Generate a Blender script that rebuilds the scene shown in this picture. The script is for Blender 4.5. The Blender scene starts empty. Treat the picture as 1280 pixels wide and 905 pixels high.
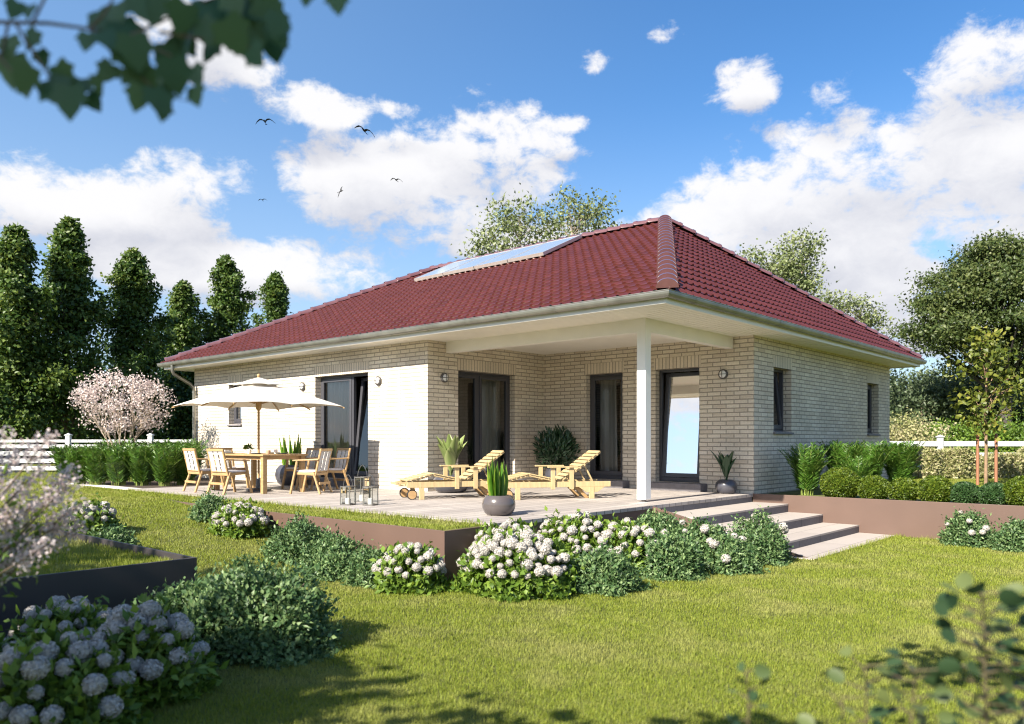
import bpy, bmesh, math, random
import numpy as np
from mathutils import Vector, Matrix, Quaternion
rng = np.random.default_rng(11)
random.seed(5)
SC = bpy.context.scene
COL = SC.collection
PI = math.pi
R = math.radians

# ------------------------------------------------------------------ camera frame (used only to survey where things stand)
CAM = Vector((6.57, -10.63, 1.6))
RT = Vector((.7465, .6655, 0)); FW = Vector((-.6655, .7465, 0)); UP = Vector((0, 0, 1))
FPX, HZ = 987.0, 551.5
def ray(px, py, d):
    return CAM + (RT*((px-640)/FPX) + FW + UP*((HZ-py)/FPX))*d
def G(px, py, z):
    return ray(px, py, FPX*(CAM.z-z)/(py-HZ))

# ------------------------------------------------------------------ mesh helpers
class MB:
    def __init__(s): s.v = []; s.f = []
    def add(s, vs, fs, M=None):
        n = len(s.v)
        for p in vs:
            p = Vector(p)
            s.v.append(tuple(M @ p) if M is not None else tuple(p))
        for f in fs: s.f.append(tuple(i+n for i in f))
        return s
    def box(s, a, b, M=None):
        x0, y0, z0 = a; x1, y1, z1 = b
        x0, x1 = min(x0, x1), max(x0, x1); y0, y1 = min(y0, y1), max(y0, y1); z0, z1 = min(z0, z1), max(z0, z1)
        return s.add([(x0,y0,z0),(x1,y0,z0),(x1,y1,z0),(x0,y1,z0),(x0,y0,z1),(x1,y0,z1),(x1,y1,z1),(x0,y1,z1)],
                     [(3,2,1,0),(4,5,6,7),(0,1,5,4),(1,2,6,5),(2,3,7,6),(3,0,4,7)], M)
    def bar(s, p0, p1, w, h, up=(0,0,1), taper=1.0):
        p0 = Vector(p0); p1 = Vector(p1); d = (p1-p0).normalized(); up = Vector(up)
        sd = d.cross(up)
        if sd.length < 1e-4: sd = d.cross(Vector((1,0,0)))
        sd.normalize(); u = sd.cross(d).normalized()
        vs = []
        for p, k in ((p0, 1), (p1, taper)):
            for a, b in ((-1,-1),(1,-1),(1,1),(-1,1)):
                vs.append(p + sd*(a*w*k/2) + u*(b*h*k/2))
        return s.add(vs, [(0,1,2,3),(7,6,5,4),(0,4,5,1),(1,5,6,2),(2,6,7,3),(3,7,4,0)])
    def tube(s, pts, rad, n=8, caps=True):
        pts = [Vector(p) for p in pts]
        if not hasattr(rad, '__len__'): rad = [rad]*len(pts)
        vs = []; ref = None
        for i, p in enumerate(pts):
            d = (pts[min(i+1, len(pts)-1)] - pts[max(i-1, 0)])
            d = d.normalized() if d.length > 1e-9 else Vector((0,0,1))
            if ref is None:
                ref = d.orthogonal().normalized()
            ref = (ref - d*ref.dot(d)).normalized()
            b = d.cross(ref)
            for k in range(n):
                a = 2*PI*k/n
                vs.append(p + (ref*math.cos(a) + b*math.sin(a))*rad[i])
        fs = []
        for i in range(len(pts)-1):
            for k in range(n):
                fs.append((i*n+k, i*n+(k+1)%n, (i+1)*n+(k+1)%n, (i+1)*n+k))
        if caps:
            fs.append(tuple(range(n-1, -1, -1))); m = (len(pts)-1)*n
            fs.append(tuple(range(m, m+n)))
        return s.add(vs, fs)
    def lathe(s, prof, n=24, M=None):
        vs = []; fs = []
        for r, z in prof:
            for k in range(n):
                a = 2*PI*k/n; vs.append((r*math.cos(a), r*math.sin(a), z))
        for i in range(len(prof)-1):
            for k in range(n):
                fs.append((i*n+k, i*n+(k+1)%n, (i+1)*n+(k+1)%n, (i+1)*n+k))
        if prof[0][0] > 1e-5: fs.append(tuple(range(n-1, -1, -1)))
        if prof[-1][0] > 1e-5: m = (len(prof)-1)*n; fs.append(tuple(range(m, m+n)))
        return s.add(vs, fs, M)
    def prism(s, poly, e):                       # closed planar polygon (3-D points) pushed along e
        poly = [Vector(p) for p in poly]; e = Vector(e); n = len(poly)
        vs = poly + [p+e for p in poly]
        fs = [tuple(range(n-1, -1, -1)), tuple(range(n, 2*n))]
        for i in range(n): fs.append((i, (i+1) % n, n+(i+1) % n, n+i))
        return s.add(vs, fs)
    def ball(s, c, r, n=10, m=7, sc=(1,1,1)):
        prof = [(max(1e-6, math.sin(PI*i/m)), -math.cos(PI*i/m)) for i in range(m+1)]
        M = Matrix.Translation(c) @ Matrix.Diagonal((r*sc[0], r*sc[1], r*sc[2], 1))
        return s.lathe(prof, n, M)

def link(o, parent=None):
    COL.objects.link(o)
    if parent is not None: o.parent = parent
    return o
def obj(name, mb, mat, parent=None, smooth=False, bevel=0, loc=None):
    me = bpy.data.meshes.new(name)
    if isinstance(mb, MB):
        me.from_pydata(mb.v, [], mb.f)
        bm = bmesh.new(); bm.from_mesh(me)
        bmesh.ops.recalc_face_normals(bm, faces=bm.faces)
        uvl = bm.loops.layers.uv.new('UVMap')
        for f in bm.faces:
            n = f.normal; ax = max(range(3), key=lambda i: abs(n[i]))
            for l in f.loops:
                c = l.vert.co
                l[uvl].uv = (c.y, c.z) if ax == 0 else (c.x, c.z) if ax == 1 else (c.x, c.y)
        bm.to_mesh(me); bm.free()
    else: me = mb
    me.materials.append(mat)
    if smooth:
        me.polygons.foreach_set('use_smooth', [True]*len(me.polygons))
        try: me.set_sharp_from_angle(angle=R(smooth if smooth is not True else 45))
        except Exception: pass
    o = bpy.data.objects.new(name, me)
    if loc is not None: o.location = loc
    link(o, parent)
    if bevel:
        b = o.modifiers.new('edge', 'BEVEL'); b.width = bevel; b.segments = 2; b.limit_method = 'ANGLE'; b.angle_limit = R(40)
    return o
def tag(o, label, cat, group=None, kind=None):
    o['label'] = label; o['category'] = cat
    if group: o['group'] = group
    if kind: o['kind'] = kind
    return o
def root(name, loc, label, cat, group=None, rz=0):
    o = bpy.data.objects.new(name, None); o.empty_display_size = .2
    o.location = loc; o.rotation_euler = (0, 0, rz)
    link(o)
    return tag(o, label, cat, group)
def dup(r, loc, rz=0, label=None, group=None, scale=None):
    c = r.copy(); COL.objects.link(c); c.location = loc; c.rotation_euler = (0, 0, rz)
    if scale is not None: c.scale = (scale,)*3 if not hasattr(scale, '__len__') else scale
    if label: c['label'] = label
    if group: c['group'] = group
    for ch in list(r.children):
        d = ch.copy(); COL.objects.link(d); d.parent = c
        for g in list(ch.children):
            e = g.copy(); COL.objects.link(e); e.parent = d
    return c

def tri_mesh(name, V, F, rnd=None, smooth=False):
    """fast mesh from numpy: V (n,3), F (m,3)"""
    me = bpy.data.meshes.new(name)
    V = np.asarray(V, np.float32); F = np.asarray(F, np.int32)
    me.vertices.add(len(V)); me.vertices.foreach_set('co', V.ravel())
    me.loops.add(F.size); me.loops.foreach_set('vertex_index', F.ravel())
    me.polygons.add(len(F)); k = F.shape[1]
    me.polygons.foreach_set('loop_start', np.arange(len(F), dtype=np.int32)*k)
    try: me.polygons.foreach_set('loop_total', np.full(len(F), k, np.int32))
    except Exception: pass
    if rnd is not None:
        a = me.attributes.new('rnd', 'FLOAT', 'POINT'); a.data.foreach_set('value', np.asarray(rnd, np.float32))
    me.update(calc_edges=True)
    if smooth: me.polygons.foreach_set('use_smooth', np.ones(len(F), bool))
    return me
def unit(a):
    return a/np.maximum(np.linalg.norm(a, axis=-1, keepdims=True), 1e-9)
def rdir(n): return unit(rng.normal(size=(n, 3)))
def leaf_geo(P, D, N, L, W, fold=.12, rnd=None):
    """pointed leaves: base P, direction D, approximate normal N; two triangles folded on the midrib"""
    n = len(P); D = unit(D); S = unit(np.cross(D, N)); N2 = np.cross(S, D)
    L = np.broadcast_to(np.asarray(L, float), (n,))[:, None]; W = np.broadcast_to(np.asarray(W, float), (n,))[:, None]
    mid = P + D*L*.42
    V = np.stack([P, mid + S*W*.5 + N2*W*fold, P + D*L - N2*L*.08, mid - S*W*.5 + N2*W*fold], 1).reshape(-1, 3)
    b = (np.arange(n)*4)[:, None]
    F = np.concatenate([b + np.array([[0, 2, 1]]), b + np.array([[0, 3, 2]])], 1).reshape(-1, 3)
    if rnd is None: rnd = rng.random(n)
    return V, F, np.repeat(rnd, 4)
def join_geo(parts):
    Vs, Fs, Rs = [], [], []; o = 0
    for V, F, r in parts:
        Vs.append(V); Fs.append(F+o); Rs.append(r); o += len(V)
    return np.concatenate(Vs), np.concatenate(Fs), np.concatenate(Rs)

# ------------------------------------------------------------------ material helpers
def newmat(name):
    m = bpy.data.materials.new(name); m.use_nodes = True
    nt = m.node_tree
    for n in list(nt.nodes): nt.nodes.remove(n)
    out = nt.nodes.new('ShaderNodeOutputMaterial')
    return m, nt, out
def ND(nt, t, **kw):
    n = nt.nodes.new(t)
    for k, v in kw.items():
        if k.startswith('i_'):
            key = k[2:].replace('_', ' ')
            n.inputs[key].default_value = v
        else: setattr(n, k, v)
    return n
def rgba(c): return (c[0], c[1], c[2], 1)
def pmat(name, col, rough=.5, metal=0, var=0, vscale=8, bump=0, bscale=40, spec=.5, coat=0, stretch=None):
    m, nt, out = newmat(name)
    b = ND(nt, 'ShaderNodeBsdfPrincipled'); b.inputs['Base Color'].default_value = rgba(col)
    b.inputs['Roughness'].default_value = rough; b.inputs['Metallic'].default_value = metal
    b.inputs['Specular IOR Level'].default_value = spec; b.inputs['Coat Weight'].default_value = coat
    nt.links.new(b.outputs[0], out.inputs[0])
    if var or bump:
        tc = ND(nt, 'ShaderNodeTexCoord'); mp = ND(nt, 'ShaderNodeMapping')
        if stretch: mp.inputs['Scale'].default_value = stretch
        nt.links.new(tc.outputs['Object'], mp.inputs[0])
    if var:
        nz = ND(nt, 'ShaderNodeTexNoise'); nz.inputs['Scale'].default_value = vscale; nz.inputs['Detail'].default_value = 6
        nt.links.new(mp.outputs[0], nz.inputs['Vector'])
        rp = ND(nt, 'ShaderNodeValToRGB')
        rp.color_ramp.elements[0].position = .3; rp.color_ramp.elements[1].position = .7
        rp.color_ramp.elements[0].color = rgba([c*(1-var) for c in col]); rp.color_ramp.elements[1].color = rgba([min(1, c*(1+var)) for c in col])
        nt.links.new(nz.outputs['Fac'], rp.inputs[0]); nt.links.new(rp.outputs[0], b.inputs['Base Color'])
    if bump:
        n2 = ND(nt, 'ShaderNodeTexNoise'); n2.inputs['Scale'].default_value = bscale; n2.inputs['Detail'].default_value = 4
        nt.links.new(mp.outputs[0], n2.inputs['Vector'])
        bp = ND(nt, 'ShaderNodeBump'); bp.inputs['Strength'].default_value = bump; bp.inputs['Distance'].default_value = .01
        nt.links.new(n2.outputs['Fac'], bp.inputs['Height']); nt.links.new(bp.outputs[0], b.inputs['Normal'])
    return m
def leafmat(name, cols, trans=.3, rough=.45, spec=.35, patch=None):
    """cols: ramp over the per-leaf random value"""
    m, nt, out = newmat(name)
    at = ND(nt, 'ShaderNodeAttribute', attribute_name='rnd')
    rp = ND(nt, 'ShaderNodeValToRGB'); el = rp.color_ramp.elements
    while len(el) < len(cols): el.new(.5)
    for i, c in enumerate(cols):
        el[i].position = i/(len(cols)-1); el[i].color = rgba(c)
    nt.links.new(at.outputs['Fac'], rp.inputs[0]); col = rp.outputs[0]
    if patch:
        pc, sc, lo, hi, amt = patch
        tc = ND(nt, 'ShaderNodeTexCoord'); nz = ND(nt, 'ShaderNodeTexNoise'); nz.inputs['Scale'].default_value = sc; nz.inputs['Detail'].default_value = 5
        nz.inputs['Roughness'].default_value = .65
        nt.links.new(tc.outputs['Object'], nz.inputs['Vector'])
        mr = ND(nt, 'ShaderNodeMapRange'); mr.inputs['From Min'].default_value = lo; mr.inputs['From Max'].default_value = hi; mr.inputs['To Max'].default_value = amt
        nt.links.new(nz.outputs['Fac'], mr.inputs['Value'])
        mx = ND(nt, 'ShaderNodeMix', data_type='RGBA'); mx.inputs['B'].default_value = rgba(pc)
        nt.links.new(mr.outputs[0], mx.inputs['Factor']); nt.links.new(col, mx.inputs['A']); col = mx.outputs['Result']
    b = ND(nt, 'ShaderNodeBsdfPrincipled'); b.inputs['Roughness'].default_value = rough; b.inputs['Specular IOR Level'].default_value = spec
    nt.links.new(col, b.inputs['Base Color'])
    t = ND(nt, 'ShaderNodeBsdfTranslucent')
    hs = ND(nt, 'ShaderNodeHueSaturation'); hs.inputs['Hue'].default_value = .485; hs.inputs['Value'].default_value = 1.35; hs.inputs['Saturation'].default_value = 1.05
    nt.links.new(col, hs.inputs['Color']); nt.links.new(hs.outputs[0], t.inputs['Color'])
    ms = ND(nt, 'ShaderNodeMixShader'); ms.inputs[0].default_value = trans
    nt.links.new(b.outputs[0], ms.inputs[1]); nt.links.new(t.outputs[0], ms.inputs[2]); nt.links.new(ms.outputs[0], out.inputs[0])
    return m
def brickmat(name, w, h, c1, c2, mortar, msize=.006, off=.5, bump=.5, rough=.85, noise=.12, smooth=.15, offfreq=2):
    m, nt, out = newmat(name)
    tc = ND(nt, 'ShaderNodeTexCoord')
    br = ND(nt, 'ShaderNodeTexBrick'); br.offset = off; br.offset_frequency = offfreq
    br.inputs['Scale'].default_value = 1; br.inputs['Brick Width'].default_value = w; br.inputs['Row Height'].default_value = h
    br.inputs['Mortar Size'].default_value = msize; br.inputs['Mortar Smooth'].default_value = smooth
    br.inputs['Color1'].default_value = rgba(c1); br.inputs['Color2'].default_value = rgba(c2); br.inputs['Mortar'].default_value = rgba(mortar)
    nt.links.new(tc.outputs['UV'], br.inputs['Vector'])
    nz = ND(nt, 'ShaderNodeTexNoise'); nz.inputs['Scale'].default_value = 28; nz.inputs['Detail'].default_value = 6
    nt.links.new(tc.outputs['UV'], nz.inputs['Vector'])
    nz2 = ND(nt, 'ShaderNodeTexNoise'); nz2.inputs['Scale'].default_value = 1.3; nz2.inputs['Detail'].default_value = 3
    nt.links.new(tc.outputs['UV'], nz2.inputs['Vector'])
    ad = ND(nt, 'ShaderNodeMath', operation='ADD'); nt.links.new(nz.outputs['Fac'], ad.inputs[0]); nt.links.new(nz2.outputs['Fac'], ad.inputs[1])
    mr = ND(nt, 'ShaderNodeMapRange'); mr.inputs['From Min'].default_value = .6; mr.inputs['From Max'].default_value = 1.4
    mr.inputs['To Min'].default_value = 1-noise; mr.inputs['To Max'].default_value = 1+noise
    nt.links.new(ad.outputs[0], mr.inputs['Value'])
    mu = ND(nt, 'ShaderNodeVectorMath', operation='SCALE'); nt.links.new(br.outputs['Color'], mu.inputs[0]); nt.links.new(mr.outputs[0], mu.inputs['Scale'])
    b = ND(nt, 'ShaderNodeBsdfPrincipled'); b.inputs['Roughness'].default_value = rough
    nt.links.new(mu.outputs[0], b.inputs['Base Color'])
    s1 = ND(nt, 'ShaderNodeMath', operation='SUBTRACT'); s1.inputs[0].default_value = 1; nt.links.new(br.outputs['Fac'], s1.inputs[1])
    s2 = ND(nt, 'ShaderNodeMath', operation='MULTIPLY_ADD'); s2.inputs[1].default_value = .25
    nt.links.new(nz.outputs['Fac'], s2.inputs[0]); nt.links.new(s1.outputs[0], s2.inputs[2])
    bp = ND(nt, 'ShaderNodeBump'); bp.inputs['Strength'].default_value = bump; bp.inputs['Distance'].default_value = .012
    nt.links.new(s2.outputs[0], bp.inputs['Height']); nt.links.new(bp.outputs[0], b.inputs['Normal'])
    nt.links.new(b.outputs[0], out.inputs[0])
    return m

M = {}
M['brick'] = brickmat('brick', .285, .083, (.70,.63,.525), (.57,.495,.40), (.32,.285,.235), .009, .42, 1.0, noise=.17)
M['soldier'] = brickmat('soldier_brick', .083, .6, (.68,.60,.49), (.58,.51,.415), (.29,.26,.22), .0085, 0, .7)
M['deck'] = brickmat('deck', .2, 2.4, (.40,.36,.33), (.30,.268,.248), (.09,.08,.075), .0075, .37, .35, .7, .20)
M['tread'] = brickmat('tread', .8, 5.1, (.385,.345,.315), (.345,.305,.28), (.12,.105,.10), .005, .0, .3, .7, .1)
M['riser'] = brickmat('riser', .82, 5.0, (.125,.12,.13), (.105,.10,.108), (.04,.04,.04), .008, .0, .5, .7, .25)  # coloured darker and greyer than the treads, shade included
M['brown'] = pmat('brown_powder_coat', (.115,.072,.056), .48, 0, .09, 1.2, .02, 200)
M['dark'] = pmat('dark_metal_edge', (.05,.045,.05), .45, 0, .1, 3)
M['white'] = pmat('white_paint', (.84,.82,.78), .45, 0, .03, 3)
M['soffit'] = pmat('soffit_paint', (.86,.83,.76), .55, 0, .03, 2)
M['zinc'] = pmat('zinc', (.25,.25,.225), .38, .7, .18, 3.5)
M['frame'] = pmat('anthracite_frame', (.055,.055,.065), .4)
M['stone'] = pmat('grey_stone', (.16,.15,.16), .7, 0, .15, 12, .1, 60)
M['interior'] = pmat('interior_wall', (.22,.19,.16), .8)
M['curtain'] = pmat('curtain_cloth', (.80,.75,.69), .9)
M['curtain2'] = pmat('white_curtain_cloth', (.8,.78,.74), .9)
M['wood'] = pmat('light_teak', (.39,.25,.115), .5, 0, .16, 5, .05, 60, stretch=(1, 1, 6))
M['wood2'] = pmat('pale_teak', (.46,.35,.185), .5, 0, .13, 5, .05, 60, stretch=(6, 1, 1))
M['cord'] = pmat('pale_cord', (.62,.60,.58), .85, 0, .12, 30, .3, 120)
M['fabric_grey'] = pmat('seat_cushion', (.60,.58,.60), .9, 0, .05, 20, .1, 200)
M['rubber'] = pmat('black_rubber', (.02,.02,.02), .7)
M['steel'] = pmat('brushed_steel', (.22,.21,.20), .4, .8)
M['steel_dark'] = pmat('dark_steel', (.08,.08,.085), .4, .5)
M['frost'] = pmat('frosted_glass', (.78,.78,.78), .35)
M['candle'] = pmat('wax', (.82,.80,.76), .5)
M['pot_grey'] = pmat('glazed_pot', (.085,.073,.072), .22, 0, .08, 5, coat=.3)
M['pot_dark'] = pmat('dark_glazed_pot', (.055,.055,.068), .3, 0, .1, 5, coat=.3)
M['soil'] = pmat('soil', (.05,.035,.025), .95, 0, .4, 12, .6, 30)
M['bark'] = pmat('bark', (.13,.10,.075), .9, 0, .35, 9, .5, 25, stretch=(1,1,.25))
M['bark_pale'] = pmat('pale_bark', (.40,.33,.26), .85, 0, .3, 9, .3, 25)
M['bark_dark'] = pmat('dark_bark', (.055,.045,.045), .9, 0, .3, 9)
M['stake'] = pmat('stake_wood', (.26,.115,.06), .7, 0, .2, 8, .1, 40, stretch=(1,1,.2))
M['fence'] = pmat('white_fence', (.55,.56,.57), .5, 0, .05, 3)
M['sapling'] = pmat('sapling_bark', (.25,.165,.10), .85, 0, .25, 9, .2, 25)
M['shoot_stem'] = pmat('shoot_stem', (.075,.06,.03), .7)
M['bird'] = pmat('bird_feathers', (.015,.015,.018), .8)
M['path'] = pmat('pale_gravel', (.55,.52,.48), .9, 0, .2, 30, .4, 80)
M['panelglass'] = pmat('solar_glass', (.62,.68,.72), .25, .40, .03, 2, spec=1.0, coat=1)  # pale base colour stands in for sky glare on the panels
M['alu'] = pmat('aluminium', (.70,.66,.64), .35, .7)
M['china'] = pmat('white_china', (.80,.79,.77), .25)
M['slate'] = pmat('slate_mat', (.07,.08,.08), .6)
M['clay'] = pmat('tan_clay', (.48,.33,.22), .6)
def umbrella_mat():
    m, nt, out = newmat('canopy_fabric')
    b = ND(nt, 'ShaderNodeBsdfDiffuse'); b.inputs[0].default_value = (.80,.77,.72,1)
    t = ND(nt, 'ShaderNodeBsdfTranslucent'); t.inputs[0].default_value = (.75,.70,.62,1)
    ms = ND(nt, 'ShaderNodeMixShader'); ms.inputs[0].default_value = .28
    nt.links.new(b.outputs[0], ms.inputs[1]); nt.links.new(t.outputs[0], ms.inputs[2]); nt.links.new(ms.outputs[0], out.inputs[0])
    return m
M['canopy'] = umbrella_mat()
def glass_mat(name, ior, tint=(.9,.93,.93)):
    m, nt, out = newmat(name)
    f = ND(nt, 'ShaderNodeFresnel'); f.inputs['IOR'].default_value = ior
    t = ND(nt, 'ShaderNodeBsdfTransparent'); t.inputs[0].default_value = rgba(tint)
    g = ND(nt, 'ShaderNodeBsdfGlossy'); g.inputs['Roughness'].default_value = 0.0; g.inputs[0].default_value = (1,1,1,1)
    ms = ND(nt, 'ShaderNodeMixShader')
    nt.links.new(f.outputs[0], ms.inputs[0]); nt.links.new(t.outputs[0], ms.inputs[1]); nt.links.new(g.outputs[0], ms.inputs[2]); nt.links.new(ms.outputs[0], out.inputs[0])
    return m
M['glass'] = glass_mat('window_glass', 2.1, (.80,.82,.82))
M['thin_glass'] = glass_mat('lantern_glass', 1.5)
def tile_mat():
    m, nt, out = newmat('red_glazed_tile')
    tc = ND(nt, 'ShaderNodeTexCoord')
    sp = ND(nt, 'ShaderNodeSeparateXYZ'); nt.links.new(tc.outputs['UV'], sp.inputs[0])
    fl = []
    for i, s in ((0, .215), (1, .30)):
        d = ND(nt, 'ShaderNodeMath', operation='DIVIDE'); d.inputs[1].default_value = s; nt.links.new(sp.outputs[i], d.inputs[0])
        f = ND(nt, 'ShaderNodeMath', operation='FLOOR'); nt.links.new(d.outputs[0], f.inputs[0]); fl.append(f)
    cb = ND(nt, 'ShaderNodeCombineXYZ'); nt.links.new(fl[0].outputs[0], cb.inputs[0]); nt.links.new(fl[1].outputs[0], cb.inputs[1])
    wn = ND(nt, 'ShaderNodeTexWhiteNoise', noise_dimensions='2D'); nt.links.new(cb.outputs[0], wn.inputs['Vector'])
    rp = ND(nt, 'ShaderNodeValToRGB'); rp.color_ramp.elements[0].color = (.070,.0175,.0140,1); rp.color_ramp.elements[1].color = (.088,.022,.0175,1)
    nt.links.new(wn.outputs['Value'], rp.inputs[0])
    nz = ND(nt, 'ShaderNodeTexNoise'); nz.inputs['Scale'].default_value = 2.2; nz.inputs['Detail'].default_value = 7; nt.links.new(tc.outputs['UV'], nz.inputs['Vector'])
    mr = ND(nt, 'ShaderNodeMapRange'); mr.inputs['To Min'].default_value = .75; mr.inputs['To Max'].default_value = 1.25; nt.links.new(nz.outputs['Fac'], mr.inputs['Value'])
    mu = ND(nt, 'ShaderNodeVectorMath', operation='SCALE'); nt.links.new(rp.outputs[0], mu.inputs[0]); nt.links.new(mr.outputs[0], mu.inputs['Scale'])
    b = ND(nt, 'ShaderNodeBsdfPrincipled'); b.inputs['Roughness'].default_value = .27; b.inputs['Specular IOR Level'].default_value = .5
    nt.links.new(mu.outputs[0], b.inputs['Base Color']); nt.links.new(b.outputs[0], out.inputs[0])
    return m
M['tile'] = tile_mat()
M['cap'] = pmat('red_cap_tile', (.135,.062,.064), .16, 0, .15, 4, coat=1)  # greyer than the roof tiles: sky reflection put into the colour
# leaves
M['l_tree'] = leafmat('broad_tree_leaves', [(.025,.06,.012),(.065,.12,.022),(.16,.215,.05)])
M['l_oak'] = leafmat('oak_leaves', [(.028,.05,.014),(.06,.09,.024),(.13,.155,.05)])
M['l_far'] = leafmat('far_tree_leaves', [(.055,.085,.04),(.085,.12,.055),(.13,.165,.085)])
M['l_birch'] = leafmat('birch_leaves', [(.09,.125,.04),(.17,.21,.085),(.29,.32,.16)])
M['l_young'] = leafmat('young_maple_leaves', [(.05,.075,.012),(.11,.14,.02),(.24,.24,.045)])
M['l_bush'] = leafmat('small_bush_leaves', [(.04,.09,.03),(.09,.165,.06),(.22,.31,.125)])
M['l_hyd'] = leafmat('broad_bush_leaves', [(.05,.10,.014),(.11,.19,.025),(.21,.30,.045)])
M['l_box'] = leafmat('box_leaves', [(.035,.07,.006),(.08,.13,.012),(.18,.23,.026)])
M['l_box_dark'] = leafmat('dark_box_leaves', [(.025,.065,.02),(.045,.10,.03),(.08,.15,.05)])
M['l_palm'] = leafmat('palm_leaflets', [(.028,.075,.010),(.06,.14,.016),(.115,.21,.03)], .18, .35, .5)
M['l_hedge'] = leafmat('pale_hedge_leaves', [(.16,.19,.06),(.32,.32,.14),(.48,.43,.27)])
M['l_maple'] = leafmat('maple_leaves', [(.03,.085,.04),(.045,.11,.055),(.07,.14,.06)], .2)
M['l_dark'] = leafmat('dark_shrub_leaves', [(.012,.035,.012),(.02,.055,.018),(.035,.085,.025)], .15)  # leaf colour darkened to stand for shade behind the left fence
M['l_snake'] = leafmat('striped_sword_leaves', [(.045,.13,.012),(.075,.19,.015),(.30,.36,.045)], .2, .35, .5)
M['l_paddle'] = leafmat('paddle_leaves', [(.10,.15,.035),(.20,.26,.085),(.42,.45,.22)], .25, .4, .5)
M['l_fig'] = leafmat('glossy_dark_leaves', [(.012,.045,.018),(.02,.065,.025),(.04,.10,.04)], .12, .3, .6)
M['l_fore'] = leafmat('round_bluish_leaves', [(.018,.045,.022),(.04,.075,.03),(.14,.17,.055)], .3)
M['petal_white'] = leafmat('white_florets', [(.38,.36,.32),(.51,.485,.45),(.62,.59,.56)], .2, .8, .2)
M['petal_pink'] = leafmat('pale_pink_blossom', [(.44,.34,.31),(.58,.50,.47),(.72,.66,.64)], .25, .8, .2)
M['grass'] = leafmat('grass_blades', [(.12,.17,.018),(.205,.25,.031),(.30,.31,.058)], .3, .6, .25, patch=((.33,.315,.12), 1.1, .46, .72, .75))
# ------------------------------------------------------------------ terrain
TZ = .6
def slope(x):
    t = np.clip((-np.asarray(x, float)-.8)/6.2, 0, 1)
    return TZ*(t*t*(3-2*t)*.5 + t*.5)
def terr(x, y):
    x = np.asarray(x, float); y = np.asarray(y, float)
    z = slope(x) + 0*y
    hi = ((x < -.05) & (y > -4.36)) | (y > 3.68)
    return np.where(hi, TZ-.03, z)
def axis(lo, hi, fine, lo2, hi2, extra):
    a = list(np.arange(lo2, hi2+1e-6, fine))
    s = fine; v = lo2
    while v > lo: s *= 1.5; v -= s; a.append(v)
    s = fine; v = hi2
    while v < hi: s *= 1.5; v += s; a.append(v)
    return np.unique(np.round(np.array(a + extra), 4))
gx = axis(-600, 600, .5, -24, 12, [-.08, -.02]); gy = axis(-600, 600, .5, -16, 16, [-4.39, -4.33, 3.64, 3.72])
XX, YY = np.meshgrid(gx, gy, indexing='ij')
ZZ = terr(XX, YY)
nx, ny = XX.shape
V = np.stack([XX, YY, ZZ], -1).reshape(-1, 3)
idx = np.arange(nx*ny).reshape(nx, ny)
F = np.stack([idx[:-1, :-1], idx[1:, :-1], idx[1:, 1:], idx[:-1, 1:]], -1).reshape(-1, 4)
M['ground'] = pmat('lawn_soil', (.09,.10,.018), .95, 0, .35, 2.5, .5, 40)
g = obj('lawn', tri_mesh('lawn', V, F), M['ground']); g['kind'] = 'structure'

# ------------------------------------------------------------------ grass blades (one mesh, far too many to count)
def lawn_mask(x, y):
    ok = np.ones_like(x, bool)
    def cut(x0, x1, y0, y1):
        nonlocal ok
        ok &= ~((x > x0) & (x < x1) & (y > y0) & (y < y1))
    cut(-10.45, .03, -3.64, 13); cut(-14.9, -10.4, -3.35, 13)           # terrace, bed, house
    cut(-14.0, -10.4, -3.67, -3.2)
    cut(-7.6, .05, -4.46, -4.36); cut(-.12, .05, -4.45, -3.6)            # retaining walls
    cut(-.05, 2.56, -.04, 3.75); cut(-.05, 400, 3.52, 4.75); cut(-.05, 2.1, 3.5, 10.0)
    cut(-6.0, -.28, -12, -7.19)                                          # raised planter
    return ok
def blades(x, y, z, h, w, lean=.5):
    n = len(x)
    a = rng.random(n)*2*PI; s = np.stack([np.cos(a), np.sin(a), np.zeros(n)], -1)
    l = np.stack([np.cos(a+1.6), np.sin(a+1.6), np.zeros(n)], -1)*(rng.normal(size=n)*lean*h)[:, None]
    P = np.stack([x, y, z], -1)
    Vb = np.stack([P - s*(w/2)[:, None], P + s*(w/2)[:, None], P + l + np.array([0, 0, 1.])*h[:, None]], 1).reshape(-1, 3)
    Fb = np.arange(3*n).reshape(n, 3)
    r = np.clip(rng.normal(.45, .22, n), 0, 1)
    return Vb, Fb, np.stack([r*.75, r*.75, np.minimum(1, r*1.25)], -1).ravel()
def scatter(n, d0, d1, power, tan=.70):
    u = rng.random(n); e = 2-power
    d = (d0**e + u*(d1**e-d0**e))**(1/e) if abs(e) > 1e-3 else d0*(d1/d0)**u
    t = (rng.random(n)*2-1)*tan
    x = CAM.x + RT.x*t*d + FW.x*d; y = CAM.y + RT.y*t*d + FW.y*d
    return x, y, d
x, y, d = scatter(1750000, 3.2, 34, 1.75, .98)
k = lawn_mask(x, y); x, y, d = x[k], y[k], d[k]
# behind the house nothing shows
k = ~((x > -21) & (x < 0) & (y > 3.6)); x, y, d = x[k], y[k], d[k]
h = (.017+.016*rng.random(len(x)))*(1+.02*d); w = np.maximum(.0045, .00105*d)
grass_parts = [blades(x, y, terr(x, y)-.004, h, w)]
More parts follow.
